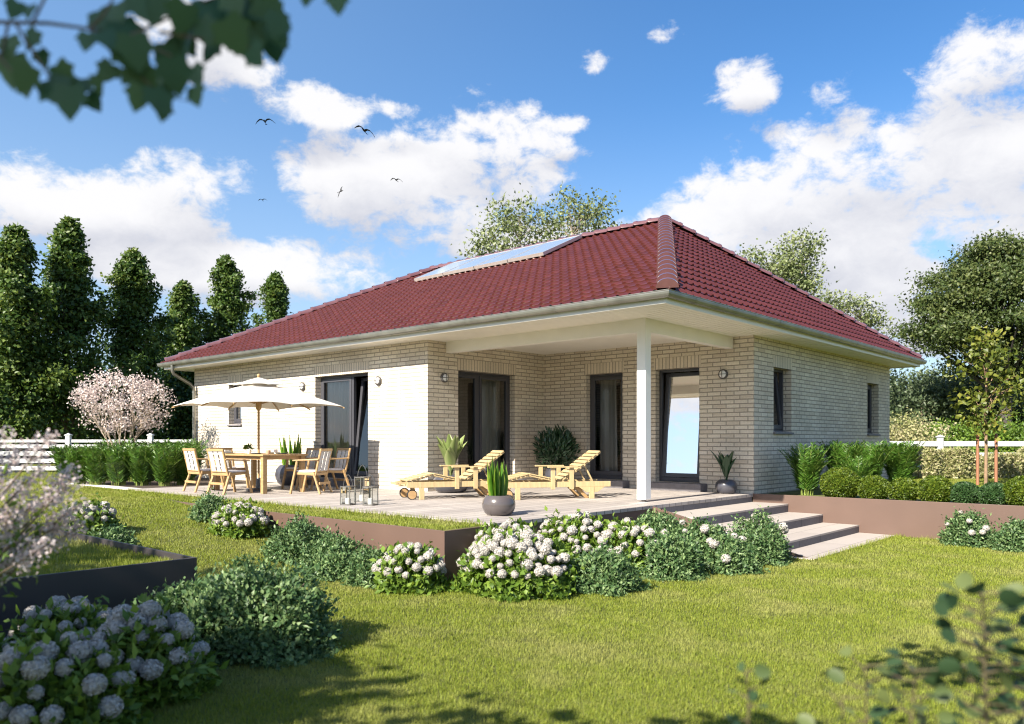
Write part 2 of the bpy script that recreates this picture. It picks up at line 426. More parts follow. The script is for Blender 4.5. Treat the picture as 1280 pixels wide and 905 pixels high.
# tufts leaning over edges: pad, kerb of the terrace, walls
def edge(p0, p1, n, z=None, spread=.05):
    t = rng.random(n); e = rng.normal(size=n)*spread
    p0 = np.array(p0); p1 = np.array(p1); dv = unit((p1-p0)[None])[0]; nv = np.array([-dv[1], dv[0]])
    q = p0[None] + (p1-p0)[None]*t[:, None] + nv[None]*e[:, None]
    zz = terr(q[:, 0], q[:, 1]) if z is None else np.full(n, z)
    return blades(q[:, 0], q[:, 1], zz-.004, .04+.05*rng.random(n), np.full(n, .009))
grass_parts += [edge((2.6, -.1), (2.6, 3.5), 900), edge((-7, -3.7), (-.1, -3.7), 1800, .575), edge((-10.3, -3.72), (-7, -3.72), 600),
                edge((2.6, 3.48), (7, 3.48), 700, 0)]
gv = tri_mesh('grass', *join_geo(grass_parts))
tag(obj('grass', gv, M['grass']), 'short sunlit lawn grass in front of the bungalow', 'grass', kind='stuff')

# ------------------------------------------------------------------ house
H = root('bungalow', (0, 0, 0), 'single storey pale brick bungalow with red tiled hip roof and corner porch', 'house')
ZT, ZS = .56, 3.62                       # wall foot, soffit height
def frameM(ox, oy, u, v):
    return Matrix(((u[0], v[0], 0, ox), (u[1], v[1], 0, oy), (0, 0, 1, 0), (0, 0, 0, 1)))
MA = frameM(0, 0, (1,0), (0,1)); MC = frameM(0, 3.66, (1,0), (0,1))
MBm = frameM(-5.16, 0, (0,1), (-1,0)); MD = frameM(0, 0, (0,1), (-1,0))
def wall(mb, inner, Mw, u0, u1, ops, t=.3, iu0=None, iu1=None):
    us = sorted({u0, u1, *[o[0] for o in ops], *[o[1] for o in ops]}); zs = sorted({ZT, ZS, *[o[2] for o in ops], *[o[3] for o in ops]})
    def hole(a, b, c, d):
        return any(o[0]-1e-6 <= a and b <= o[1]+1e-6 and o[2]-1e-6 <= c and d <= o[3]+1e-6 for o in ops)
    for a, b in zip(us, us[1:]):
        for c, d in zip(zs, zs[1:]):
            if hole(a, b, c, d): continue
            mb.add([(a,0,c),(b,0,c),(b,0,d),(a,0,d)], [(0,1,2,3)], Mw)
            inner.add([(a,t,c),(b,t,c),(b,t,d),(a,t,d)], [(3,2,1,0)], Mw)
    for a, b, c, d in ops:
        mb.add([(a,0,c),(a,t,c),(a,t,d),(a,0,d)], [(0,1,2,3)], Mw); mb.add([(b,0,c),(b,t,c),(b,t,d),(b,0,d)], [(3,2,1,0)], Mw)
        mb.add([(a,0,d),(b,0,d),(b,t,d),(a,t,d)], [(0,1,2,3)], Mw); mb.add([(a,0,c),(b,0,c),(b,t,c),(a,t,c)], [(3,2,1,0)], Mw)
opA = [(-12.97,-12.31,2.05,3.09), (-9.02,-7.06,.76,3.09)]
opB = [(.85,2.62,.76,3.08)]
opC = [(-3.95,-2.98,.76,3.09), (-2.16,-1.15,.76,3.09)]
opD = [(4.56,5.44,1.79,3.08), (10.22,11.10,1.79,3.08)]
inn = MB()
def wallpart(Mw, u0, u1, ops):
    mb = MB(); wall(mb, inn, Mw, u0, u1, ops)
    me = obj('wall', mb, M['brick'], H); return me
wallpart(MA, -14.87, -5.16, opA); wallpart(MBm, 0, 3.66, opB); wallpart(MC, -5.16, 0, opC); wallpart(MD, 3.66, 12.04, opD)
mb = MB(); mb.add([(-14.87,12.04,ZT),(0,12.04,ZT),(0,12.04,ZS),(-14.87,12.04,ZS)], [(3,2,1,0)]); obj('wall', mb, M['brick'], H)
mb = MB(); mb.add([(-14.87,0,ZT),(-14.87,12.04,ZT),(-14.87,12.04,ZS),(-14.87,0,ZS)], [(3,2,1,0)]); obj('wall', mb, M['brick'], H)
inn.add([(-14.8,.05,.74),(-5.2,.05,.74),(-5.2,12,.74),(-14.8,12,.74)], [(0,1,2,3)]); inn.add([(-5.2,3.7,.74),(-.05,3.7,.74),(-.05,12,.74),(-5.2,12,.74)], [(0,1,2,3)])
inn.add([(-9.6,4.2,.74),(-5.6,4.2,.74),(-5.6,4.2,3.6),(-9.6,4.2,3.6)], [(0,1,2,3)])
inn.add([(-10.6,.3,.74),(-10.6,4.2,.74),(-10.6,4.2,3.6),(-10.6,.3,3.6)], [(0,1,2,3)])
inn.add([(-4.6,6.4,.74),(-.3,6.4,.74),(-.3,6.4,3.6),(-4.6,6.4,3.6)], [(0,1,2,3)])
inn.add([(-14.7,.1,3.605),(-5.3,.1,3.605),(-5.3,11.9,3.605),(-14.7,11.9,3.605)], [(3,2,1,0)]); inn.add([(-5.3,3.8,3.605),(-.1,3.8,3.605),(-.1,11.9,3.605),(-5.3,11.9,3.605)], [(3,2,1,0)])
obj('interior', inn, M['interior'], H)
# soldier courses over the openings
def soldier(Mw, a, b, z, h=.235, ext=.04):
    mb = MB(); mb.box((a-ext, -.004, z), (b+ext, .06, z+h), Mw); obj('lintel', mb, M['soldier'], H)
for a, b, c, d in opA: soldier(MA, a, b, d)
for a, b, c, d in opB: soldier(MBm, a, b, d)
for a, b, c, d in opC: soldier(MC, a, b, d)
for a, b, c, d in opD: soldier(MD, a, b, d)
# doors and windows
def opening(Mw, a, b, c, d, leaves, name, base=.09, inset=.15, sill=False, handle_u=None):
    fr = MB(); w = .055; y0, y1 = inset, inset+.08
    fr.box((a, y0, c), (a+w, y1, d), Mw); fr.box((b-w, y0, c), (b, y1, d), Mw); fr.box((a+w, y0+.001, d-w), (b-w, y1-.001, d), Mw); fr.box((a+w, y0+.001, c), (b-w, y1-.001, c+base), Mw)
    for u0, u1, tilt in leaves[:-1]: fr.box((u1-.03, y0+.002, c+base), (u1+.03, y1-.002, d-w), Mw)
    o = obj(name, fr, M['frame'], H, bevel=.004)
    for i, (u0, u1, tilt) in enumerate(leaves):
        l = u0+(w if i == 0 else .03)+.004; r_ = u1-(w if i == len(leaves)-1 else .03)-.004
        s = .075; zb = c+base+.004; zt = d-w-.004
        T = Mw
        if tilt: T = Mw @ Matrix.Translation((0, y0+.03, zb)) @ Matrix.Rotation(-R(tilt), 4, 'X') @ Matrix.Translation((0, -(y0+.03), -zb))
        sf = MB(); ya, yb = y0-.012, y0+.055
        sf.box((l, ya, zb), (l+s, yb, zt), T); sf.box((r_-s, ya, zb), (r_, yb, zt), T); sf.box((l+s, ya+.001, zt-s), (r_-s, yb-.001, zt), T); sf.box((l+s, ya+.001, zb), (r_-s, yb-.001, zb+s+.01), T)
        obj('sash', sf, M['frame'], o, bevel=.004)
        gm = MB(); gm.add([(l+s,y0+.02,zb+s),(r_-s,y0+.02,zb+s),(r_-s,y0+.02,zt-s),(l+s,y0+.02,zt-s)], [(0,1,2,3)], T)
        obj('pane', gm, M['glass'], o)
        if tilt:
            hm = MB(); hz = (zb+zt)/2-.1
            hm.box((l+.025, yb, hz-.05), (l+.05, yb+.02, hz+.05), T); hm.box((l+.028, yb+.02, hz-.01), (l+.045, yb+.045, hz+.10), T); obj('handle', hm, M['steel'], o)
    return o
opening(MA, *opA[1], [(-9.02,-7.80,0), (-7.80,-7.06,6)], 'patio_door')
opening(MA, *opA[0], [(-12.97,-12.31,0)], 'window', .055)
opening(MBm, *opB[0], [(.85,1.60,0), (1.60,2.62,0)], 'patio_door')
opening(MC, *opC[0], [(-3.95,-2.98,0)], 'patio_door')
opening(MC, *opC[1], [(-2.16,-1.15,5.0)], 'patio_door')
opening(MD, *opD[0], [(4.56,5.44,6)], 'window', .055, .17)
opening(MD, *opD[1], [(10.22,11.10,0)], 'window', .055, .17)
for Mw, ops in ((MD, opD), (MA, opA[:1])):
    for a, b, c, d in ops:
        mb = MB(); mb.prism([Mw @ Vector(p) for p in ((a-.02,-.05,c-.05), (a-.02,.16,c-.05), (a-.02,.16,c+.015), (a-.02,-.05,c-.012))], Mw.to_3x3() @ Vector((b-a+.04, 0, 0)))
        obj('sill', mb, M['stone'], H, bevel=.003)
# door steps
for Mw, (a, b) in ((MA, (-9.1,-6.98)), (MBm, (.75,2.72)), (MC, (-4.05,-2.80)), (MC, (-2.32,-.98))):
    mb = MB(); mb.box((a, -.27, .598), (b, .14, .757), Mw); obj('door_step', mb, M['stone'], H, bevel=.008)
# porch ceiling, beams, post
mb = MB(); mb.box((-5.16, .66, 3.621), (-.58, 3.66, 3.66)); obj('porch_ceiling', mb, M['soffit'], H)
mb = MB(); mb.box((-5.16, .50, 3.40), (-.42, .66, 3.64)); mb.box((-.58, .661, 3.40), (-.42, 3.66, 3.64)); obj('beam', mb, M['white'], H, bevel=.006)
mb = MB(); mb.box((-.585, .495, .635), (-.415, .665, 3.625)); p = obj('post', mb, M['white'], H, bevel=.008)
mb = MB(); mb.box((-.55,.53,.60), (-.45,.63,.608)); mb.box((-.53,.55,.608), (-.47,.61,.635)); obj('post_foot', mb, M['steel'], p)
# soffit boards (mitred rings), fascia, gutter, downpipe
X0, X1, Y0, Y1 = -14.75, 0., 0., 11.90
def ring(mb, o0, o1, z0, z1, holes=False):
    a = [(X0-o0,Y0-o0),(X1+o0,Y0-o0),(X1+o0,Y1+o0),(X0-o0,Y1+o0)]; b = [(X0-o1,Y0-o1),(X1+o1,Y0-o1),(X1+o1,Y1+o1),(X0-o1,Y1+o1)]
    for i in range(4):
        j = (i+1) % 4
        q = [a[i], b[i], b[j], a[j]]
        vs = [(x, y, z0) for x, y in q] + [(x, y, z1) for x, y in q]
        mb.add(vs, [(0,1,2,3),(7,6,5,4),(0,4,5,1),(1,5,6,2),(2,6,7,3),(3,7,4,0)])
mb = MB(); wdt = .108
e = -.5
while e < .60:
    ring(mb, e, min(e+wdt-.012, .605), 3.622, 3.642); e += wdt
ring(mb, -.5, .6, 3.668, 3.68)
obj('soffit', mb, M['soffit'], H)
mb = MB(); ring(mb, .606, .632, 3.597, 3.765); obj('fascia', mb, M['white'], H, bevel=.004)
gm = MB()
prof = [(.640, 3.765)] + [(.702 - .062*math.cos(t), 3.742 - .078*math.sin(t)) for t in np.linspace(.1, PI-.05, 9)] + [(.764, 3.752), (.772, 3.760), (.768, 3.768), (.757, 3.762)]
for i in range(4):
    for (o0, z0), (o1, z1) in zip(prof, prof[1:]):
        def cr(o, i): return [(X0-o,Y0-o),(X1+o,Y0-o),(X1+o,Y1+o),(X0-o,Y1+o)][i % 4]
        gm.add([(*cr(o0,i),z0),(*cr(o0,i+1),z0),(*cr(o1,i+1),z1),(*cr(o1,i),z1)], [(0,1,2,3)])
gut = None
gj = gm
pj = [(o*1.0, z) for o, z in prof[1:-3]]
def joint(px, py, n):                     # soldered sleeve across the gutter
    sec = []
    for o, z in pj:
        k = (.702 + (o-.702)*1.05, 3.742+(z-3.742)*1.05 if z < 3.742 else z)
        sec.append(k)
    vs = []
    for s_ in (-.02, .02):
        for o, z in sec:
            vs.append((px+s_, Y0-o, z) if n == 'x' else (X1+o, py+s_, z))
    m = len(sec); gj.add(vs, [(i, i+1, m+i+1, m+i) for i in range(m-1)])
for x_ in np.arange(-14.6, .4, 1.02): joint(x_, 0, 'x')
for y_ in np.arange(.05, 12.4, 1.02): joint(0, y_, 'y')
gut = obj('gutter', gm, M['zinc'], H, smooth=40)
dp = MB(); dx = -14.72
pts = [(dx,-.70,3.70),(dx,-.70,3.52),(dx+.0,-.66,3.44),(dx,-.52,3.36),(dx,-.22,3.20),(dx,-.11,3.10),(dx,-.085,2.98),(dx,-.085,.6)]
dp.tube(pts, .046, 12); dpo = obj('downpipe', dp, M['zinc'], H, smooth=60)
for z in (1.1, 2.1, 2.95): mb = MB(); mb.tube([(dx,-.085,z),(dx,-.085,z+.03)], .054, 12); obj('pipe_clamp', mb, M['zinc'], dpo, smooth=40)

# ------------------------------------------------------------------ roof
EV = .70; ZE = 3.735; ZR = 6.86; XR0, XR1, YR = -11.50, -3.32, 5.98
def roof_face(P0, udir, vdir_plan, L, clip):
    """P0 eave start, udir along eave, vdir_plan horizontal run to the ridge; tiles as real relief"""
    u = np.array(udir, float); run = np.array(vdir_plan, float); rl = np.linalg.norm(run)
    vd = np.array([run[0], run[1], ZR-ZE]); vl = np.linalg.norm(vd); vd /= vl
    n = np.cross(u, vd); n /= np.linalg.norm(n)
    if n[2] < 0: n = -n
    tw, tc, seg = .215, .30, 8
    us = np.arange(0, L+tw/seg, tw/seg); nv = int(vl/tc)+1
    t = (us/tw) % 1.0
    prof = np.where(t < .42, .030*np.sin(PI*t/.42)**1.0, -.006*np.sin(PI*(t-.42)/.58))
    rows = []
    for k in range(nv+1):
        for vv, hh in ((k*tc, .040), (k*tc+.012, .045), ((k+1)*tc, .002)):
            rows.append((min(vv, vl+.02), hh))
    P = np.array(P0)[None, None] + u[None, None]*us[None, :, None] + vd[None, None]*np.array([r[0] for r in rows])[:, None, None] \
        + n[None, None]*(prof[None, :, None] + np.array([r[1] for r in rows])[:, None, None])
    nr, nc = P.shape[:2]; ii = np.arange(nr*nc).reshape(nr, nc)
    Fq = np.stack([ii[:-1,:-1], ii[:-1,1:], ii[1:,1:], ii[1:,:-1]], -1).reshape(-1, 4)
    me = tri_mesh('roof_tiles', P.reshape(-1, 3), Fq)
    bm = bmesh.new(); bm.from_mesh(me)
    uvl = bm.loops.layers.uv.new('UVMap')
    for pl, nn in clip:
        bmesh.ops.bisect_plane(bm, geom=bm.verts[:]+bm.edges[:]+bm.faces[:], plane_co=pl, plane_no=nn, clear_outer=True)
    P0v = Vector(P0); uv_ = Vector(u); vv_ = Vector(vd)
    for f in bm.faces:
        c = f.calc_center_median()-P0v; cu, cv = c.dot(uv_), c.dot(vv_)
        for l in f.loops:
            q = l.vert.co-P0v
            l[uvl].uv = (min(max(q.dot(uv_), math.floor(cu/.215)*.215+.001), math.floor(cu/.215)*.215+.214), min(max(q.dot(vv_), math.floor(cv/.30)*.30+.001), math.floor(cv/.30)*.30+.299))
    bmesh.ops.recalc_face_normals(bm, faces=bm.faces)
    bm.to_mesh(me); bm.free()
    return me
xa, xb, ya, yb = X0-EV, X1+EV, Y0-EV, Y1+EV
def hipn(c, apex, keep):                         # vertical plane through a hip; normal points away from the kept side
    d = Vector((apex[0]-c[0], apex[1]-c[1], 0)); n = Vector((d.y, -d.x, 0)).normalized()
    return (Vector((c[0], c[1], 0)), n if n.dot(Vector((keep[0]-c[0], keep[1]-c[1], 0))) < 0 else -n)
c00, c10, c11, c01 = (xa,ya), (xb,ya), (xb,yb), (xa,yb); A0, A1 = (XR0,YR), (XR1,YR)
mid = ((xa+xb)/2, ya)
faces = [((xa,ya,ZE), (1,0,0), (0,YR-ya), xb-xa, [hipn(c00,A0,mid), hipn(c10,A1,mid), (Vector((0,YR,0)), Vector((0,1,0)))]),
         ((xb,ya,ZE), (0,1,0), (XR1-xb,0), yb-ya, [hipn(c10,A1,(xb,YR)), hipn(c11,A1,(xb,YR))]),
         ((xb,yb,ZE), (-1,0,0), (0,YR-yb), xb-xa, [hipn(c11,A1,(mid[0],yb)), hipn(c01,A0,(mid[0],yb)), (Vector((0,YR,0)), Vector((0,-1,0)))]),
         ((xa,yb,ZE), (0,-1,0), (XR0-xa,0), yb-ya, [hipn(c00,A0,(xa,YR)), hipn(c01,A0,(xa,YR))])]
roof = None
for a in faces:
    o = obj('roof', roof_face(*a), M['tile'], H, smooth=35)
    roof = roof or o
def caps(p0, p1, side0=.15, lip=.012):
    p0 = Vector(p0); p1 = Vector(p1); d = (p1-p0); L = d.length; d.normalize()
    sd = d.cross(Vector((0,0,1))).normalized(); up = sd.cross(d).normalized()
    if up.z < 0: up = -up
    mb = MB(); n = max(1, int(round(L/.39))); st = L/n; K = 10
    for i in range(n):
        vs = []
        for s_, rr, lift in ((-.04, side0*(1+lip*3), lip), (.02, side0*(1+lip*3), lip), (.04, side0*.98, .004), (st+.01, side0*.88, -.006)):
            q = p0 + d*(i*st+s_)
            for k in range(K+1):
                a = PI*k/K
                vs.append(q + sd*(rr*math.cos(a)) + up*(rr*.82*math.sin(a)-.02+lift))
        m = K+1; fs = []
        for r_ in range(3):
            for k in range(K): fs.append((r_*m+k, r_*m+k+1, (r_+1)*m+k+1, (r_+1)*m+k))
        fs.append(tuple(range(m-1, -1, -1)))
        mb.add(vs, fs)
    q = p0 - d*.02
    return mb
lift = .055
for p0, p1 in (((xb-.02,ya+.03,ZE+lift), (XR1,YR,ZR+lift+.01)), ((xb-.14,yb-.20,ZE+lift+.06), (XR1,YR,ZR+lift+.01)), ((xa+.10,ya+.15,ZE+lift+.05), (XR0,YR,ZR+lift+.01)),
               ((XR0,YR,ZR+lift), (XR1,YR,ZR+lift)), ((xa+.02,yb-.03,ZE+lift), (XR0,YR,ZR+lift+.01))):
    obj('ridge_cap', caps(p0, p1, .145, .045) if p0[1] < 0 and p0[0] > 0 else caps(p0, p1), M['cap'], roof, smooth=35)
# solar panels lying on the front slope
vd = Vector((0, YR-ya, ZR-ZE)).normalized(); nn = Vector((0, -vd.z, vd.y))
for i in range(4):
    x0 = -10.34 + i*1.185; x1 = x0+1.165
    base = Vector((0, ya, ZE)) + vd*5.45 + nn*.13
    lab = ['first solar panel of the roof row, furthest from the porch corner', 'second solar panel along the roof row counting from the left', 'third solar panel along the roof row counting from the left', 'last solar panel of the roof row, nearest the porch corner'][i]
    Mp = Matrix(((1,0,0,x0), (0,vd.y,nn.y,base.y), (0,vd.z,nn.z,base.z), (0,0,0,1)))
    w_, l_ = x1-x0, 1.72
    t = root('solar_panel', (x0, base.y, base.z), lab, 'solar panel', 'solar panels on the red roof')
    ML = Matrix.Translation(-Vector((x0, base.y, base.z))) @ Mp
    mb = MB(); mb.box((0,0,-.05), (w_,.03,.03), ML); mb.box((0,l_-.03,-.05), (w_,l_,.03), ML); mb.box((0,.031,-.05), (.03,l_-.031,.03), ML); mb.box((w_-.03,.031,-.05), (w_,l_-.031,.03), ML)
    mb.box((.2,.2,-.12), (.25,l_-.2,-.051), ML); mb.box((w_-.25,.2,-.12), (w_-.2,l_-.2,-.051), ML)
    obj('panel_frame', mb, M['alu'], t)
    mb = MB(); mb.box((.03,.03,-.02), (w_-.03,l_-.03,.022), ML); obj('panel_glass', mb, M['panelglass'], t)

# curtains (hang inside the doors)
def curtain(Mw, u0, u1, z0, z1, v, label, mat, amp=.035, pitch=.13, flare=0.0, group=None):
    n = int((u1-u0)/.012); V = []; 
    for j, z in enumerate(np.linspace(z0, z1, 6)):
        k = 1-(z-z0)/(z1-z0)
        for i in range(n+1):
            t = i/n; uu = u0 + (u1-u0)*t*(1+flare*k)
            V.append(tuple(Mw @ Vector((uu, v+amp*math.sin(2*PI*t*(u1-u0)/pitch + 1.3*math.sin(t*9)) + .012*math.sin(t*31), z))))
    F = [(j*(n+1)+i, j*(n+1)+i+1, (j+1)*(n+1)+i+1, (j+1)*(n+1)+i) for j in range(5) for i in range(n)]
    me = bpy.data.meshes.new('curtain'); me.from_pydata(V, [], F); me.polygons.foreach_set('use_smooth', [True]*len(F))
    o = obj('curtain', me, mat)
    sd = o.modifiers.new('cloth', 'SOLIDIFY'); sd.thickness = .003
    return tag(o, label, 'curtain', 'curtains behind the glass doors')
curtain(MA, -8.96, -7.95, .80, 3.05, .285, 'beige curtain behind the patio door on the sunny facade', M['curtain'])
curtain(MBm, 1.72, 2.56, .80, 3.05, .40, 'grey beige curtain in the wide dark door beside the sun lounger', M['curtain'])
curtain(MC, -3.86, -3.42, .80, 3.05, .40, 'narrow grey beige curtain in the middle porch door behind the round shrub', M['curtain'], flare=.1)
curtain(MC, -2.05, -1.62, .80, 3.05, .45, 'white curtain in the tilted porch door nearest the garden steps', M['curtain2'])

# wall lamps
def wall_lamp(Mw, u, z, label):
    p = Mw @ Vector((u, 0, z)); t = root('wall_lamp', p, label, 'wall lamp', 'round bulkhead lamps on the brick walls')
    ML = Mw.to_3x3().to_4x4() @ Matrix.Rotation(R(90), 4, 'X')        # lamp axis = out of the wall
    mb = MB(); mb.lathe([(.135,0),(.14,.02),(.14,.055),(.125,.075),(.105,.08),(.105,.06)], 28, ML); obj('housing', mb, M['lamp'], t, smooth=40)
    mb = MB(); mb.lathe([(.106,.058),(.10,.085),(.075,.105),(.04,.115),(1e-6,.118)], 28, ML); obj('lens', mb, M['frost'], t, smooth=True)
    mb = MB()
    arc = [(.13*math.cos(a), .066+.062*math.sin(a)) for a in np.linspace(0, PI, 13)]
    mb.tube([ML @ Vector((r_, 0, h_)) for r_, h_ in arc], .008, 6); mb.tube([ML @ Vector((0, r_, h_+.001)) for r_, h_ in arc], .008, 6)
    obj('guard', mb, M['lamp'], t, smooth=True)
    t.scale = (.70,.70,.70)
M['lamp'] = pmat('grey_lamp_metal', (.10,.095,.095), .45, .3)
wall_lamp(MA, -9.51, 2.89, 'round wall lamp on sunny facade above the far edge of the white umbrella')
wall_lamp(MA, -6.69, 2.88, 'round wall lamp on the sunny white facade right of its patio door')
wall_lamp(MBm, .44, 2.89, 'dark ringed wall lamp on the shaded porch side wall near the corner')
wall_lamp(MC, -.62, 2.91, 'dark ringed wall lamp right of the tilted porch door, above small black pot')

# ------------------------------------------------------------------ terrace, steps, walls
mb = MB(); mb.box((-10.4,-3.66,.545), (-5.16,-.002,.6)); mb.box((-5.159,-3.66,.545), (.012,3.658,.6))
t = obj('terrace', mb, M['deck'], bevel=.004); t['kind'] = 'structure'
mb = MB(); mb.box((-14.2,-3.62,.5), (-10.41,-3.30,.592)); t = obj('path', mb, M['path']); t['kind'] = 'structure'
mb = MB(); mb.box((-16.3,-3.29,.5), (-10.41,-.01,.585)); t = obj('ground_bed', mb, M['soil']); t['kind'] = 'structure'
st = root('garden_steps', (0, 1.8, 0), 'wide grey stone steps from the terrace down to the lawn', 'steps')
def off(o, v): return Matrix.Translation(v)
LS = Vector((0, -1.8, 0))
def sb(a, b): 
    m = MB(); m.box(a, b, Matrix.Translation(LS)); return m
zs = (.45,.30,.15); xs = (.70,1.33,1.95)
ya_, yb_ = .055, 3.575
x_prev = .0
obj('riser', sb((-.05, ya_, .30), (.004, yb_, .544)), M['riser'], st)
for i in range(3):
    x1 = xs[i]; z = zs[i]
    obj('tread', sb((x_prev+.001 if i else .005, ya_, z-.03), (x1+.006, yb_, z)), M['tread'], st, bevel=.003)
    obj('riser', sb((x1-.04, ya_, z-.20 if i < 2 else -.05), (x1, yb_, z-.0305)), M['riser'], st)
    x_prev = x1
obj('tread', sb((1.951, ya_-.1, -.04), (2.55, yb_, .018)), M['tread'], st, bevel=.003)
# retaining walls (thin powder coated sheet)
def sheet(name, segs, label, cat='retaining wall', mat=None):
    p = Vector(segs[0][0]); t = MB()
    for a, b in segs: t.box(a, b)
    o = obj(name, t, mat or M['brown'], bevel=.003)
    return tag(o, label, cat)
sheet('retaining_wall', [((-7.5,-4.42,-.2), (.0,-4.395,.575)), ((-.025,-4.3945,-.2), (.0,.045,.575))], 'brown sheet metal retaining wall round the front terrace corner')
cm = MB(); cm.prism([(.001,.025,.585),(2.52,.025,.0),(2.52,.025,-.1),(.001,.025,-.1)], (0,.028,0))
tag(obj('step_cheek', cm, M['brown'], bevel=.002), 'brown triangular metal cheek closing the near side of the steps', 'step cheek')
sheet('retaining_wall', [((.015,3.58,-.2), (14,3.61,.61))], 'long brown retaining wall below the clipped box balls')
# raised planter on the left
pl = root('raised_planter', (-.3, -7.2, 0), 'dark sheet metal raised planter filled with grass', 'planter')
mb = MB(); Mo = Matrix.Translation((.3, 7.2, 0))
mb.box((-.33,-11.5,-.1), (-.30,-7.23,.55), Mo); mb.box((-6.5,-7.2295,-.1), (-.30,-7.20,.55), Mo)
obj('planter_wall', mb, pmat('planter_sheet', (.035,.03,.032), .5, 0, .1, 3), pl, bevel=.002)  # brown sheet coloured near black to stand for its shaded side
n = 42000; xx = -.36-5.5*rng.random(n)**1.5; yy = -7.24-3.0*rng.random(n)
obj('planter_grass', tri_mesh('planter_grass', *blades(xx+.3, yy+7.2, np.full(n, .465), .035+.03*rng.random(n), np.full(n, .009))), M['grass'], pl)
mb = MB(); mb.box((-6.5,-11.5,.2), (-.332,-7.232,.47), Mo); obj('planter_soil', mb, M['ground'], pl)
# ------------------------------------------------------------------ dining set
TX, TY = -7.85, -2.14
t = root('dining_table', (TX, TY, .6), 'light wooden dining table under the white umbrella', 'table')
mb = MB()
for i in range(7): mb.box((-1.0, -.5+i*.1435, .715), (1.0, -.5+i*.1435+.139, .75))
obj('tabletop', mb, M['wood'], t, bevel=.004)
mb = MB(); mb.box((-.90,-.42,.645), (.90,-.395,.714)); mb.box((-.90,.395,.645), (.90,.42,.714)); mb.box((-.90,-.394,.645), (-.875,.394,.714)); mb.box((.875,-.394,.645), (.90,.394,.714))
obj('apron', mb, M['wood'], t, bevel=.003)
for sx in (-1, 1):
    for sy in (-1, 1):
        mb = MB(); mb.bar((sx*.90, sy*.42, 0), (sx*.90, sy*.42, .7145), .092, .092); obj('leg', mb, M['wood'], t, bevel=.006)
def make_chair():
    t = root('garden_chair', (0,0,.6), 'x', 'chair')
    for sx in (-1, 1):
        mb = MB(); mb.bar((sx*.275, .30, 0), (sx*.265, .17, .62), .034, .052, (1,0,0)); obj('leg', mb, M['wood'], t, bevel=.005)
        mb = MB(); mb.bar((sx*.275, -.30, 0), (sx*.255, -.15, .42), .034, .055, (1,0,0)); mb.bar((sx*.252, -.185, .33), (sx*.252, -.30, .835), .032, .04, (1,0,0)); obj('leg', mb, M['wood'], t, bevel=.005)
        mb = MB(); mb.bar((sx*.275, .25, .635), (sx*.27, -.27, .655), .055, .026); obj('armrest', mb, M['wood'], t, bevel=.006)
    mb = MB(); mb.bar((-.25,.22,.40),(.25,.22,.40),.03,.05); mb.bar((-.25,-.20,.375),(.25,-.20,.375),.03,.05); mb.bar((-.235,.22,.395),(-.235,-.20,.37),.03,.05); mb.bar((.235,.22,.395),(.235,-.20,.37),.03,.05); mb.bar((-.25,-.27,.20),(.25,-.27,.20),.025,.045)
    obj('seat_frame', mb, M['wood'], t, bevel=.004)
    mb = MB(); mb.bar((-.275,-.30,.835),(.275,-.30,.835),.035,.045); mb.bar((-.25,-.205,.43),(.25,-.205,.43),.03,.035); obj('back_frame', mb, M['wood'], t, bevel=.005)
    mb = MB()
    for i in range(24):
        if i in (7, 8, 15, 16) : continue
        x = -.232+i*.0202
        mb.tube([(x,-.218,.43),(x,-.255,.63),(x,-.305,.83)], .0075, 5)
    for z, y in ((.53,-.238),(.66,-.266),(.76,-.289)): mb.bar((-.24,y,z),(.24,y,z),.006,.012)
    obj('cord_back', mb, M['cord'], t, smooth=True)
    mb = MB(); mb.box((-.235,-.19,.405), (.235,.235,.445)); obj('seat_cushion', mb, M['fabric_grey'], t, bevel=.015)
    return t
ch0 = make_chair()
chairs = [((-7.52,-2.95), 4, 'woven back garden chair on the lawn side of the table, nearer the umbrella pole'),
          ((-8.52,-2.95), -3, 'woven back garden chair on the lawn side, next to the tall green plants'),
          ((-9.20,-2.05), -86, 'garden chair at the far left end of the table, mostly hidden behind two others'),
          ((-7.78,-1.18), 178, 'garden chair on the house side of the table, behind the potted sword plant view'),
          ((-6.98,-1.02), 172, 'garden chair on the house side of the table, nearest the patio door'),
          ((-6.42,-1.86), 122, 'garden chair pulled out at the right end of the table, seen from its side')]
for i, ((x, y), a, lab) in enumerate(chairs):
    if i == 0: c = ch0; c.location = (x, y, .6); c.rotation_euler = (0,0,R(a)); c['label'] = lab; c['group'] = 'garden chairs round the dining table'
    else: dup(ch0, (x, y, .6), R(a), lab, 'garden chairs round the dining table')
# umbrella
t = root('patio_umbrella', (TX, TY, .6), 'large square white parasol with wooden pole and ribs over the dining table', 'umbrella')
mb = MB(); mb.tube([(0,0,.06),(0,0,2.24)], .024, 14); obj('pole', mb, M['wood'], t, smooth=40)
mb = MB(); mb.lathe([(.25,0),(.25,.035),(.23,.05),(.06,.06),(.045,.25),(.04,.26),(.03,.262)], 28); obj('base', mb, M['steel_dark'], t, smooth=40)
mb = MB(); mb.lathe([(.03,1.62),(.055,1.66),(.06,1.74),(.05,1.78),(.07,1.84),(.07,1.88),(.03,1.90)], 16); obj('hub', mb, M['wood'], t, smooth=40)
def canopy_pt(a, b, top, drop, half, sag, scal):
    r = max(abs(a), abs(b)); ang = math.atan2(b, a); k = abs(math.sin(4*ang))
    z = top - drop*r + sag*math.sin(PI*r)*.55 + scal*k*r*r
    return (a*half, b*half, z)
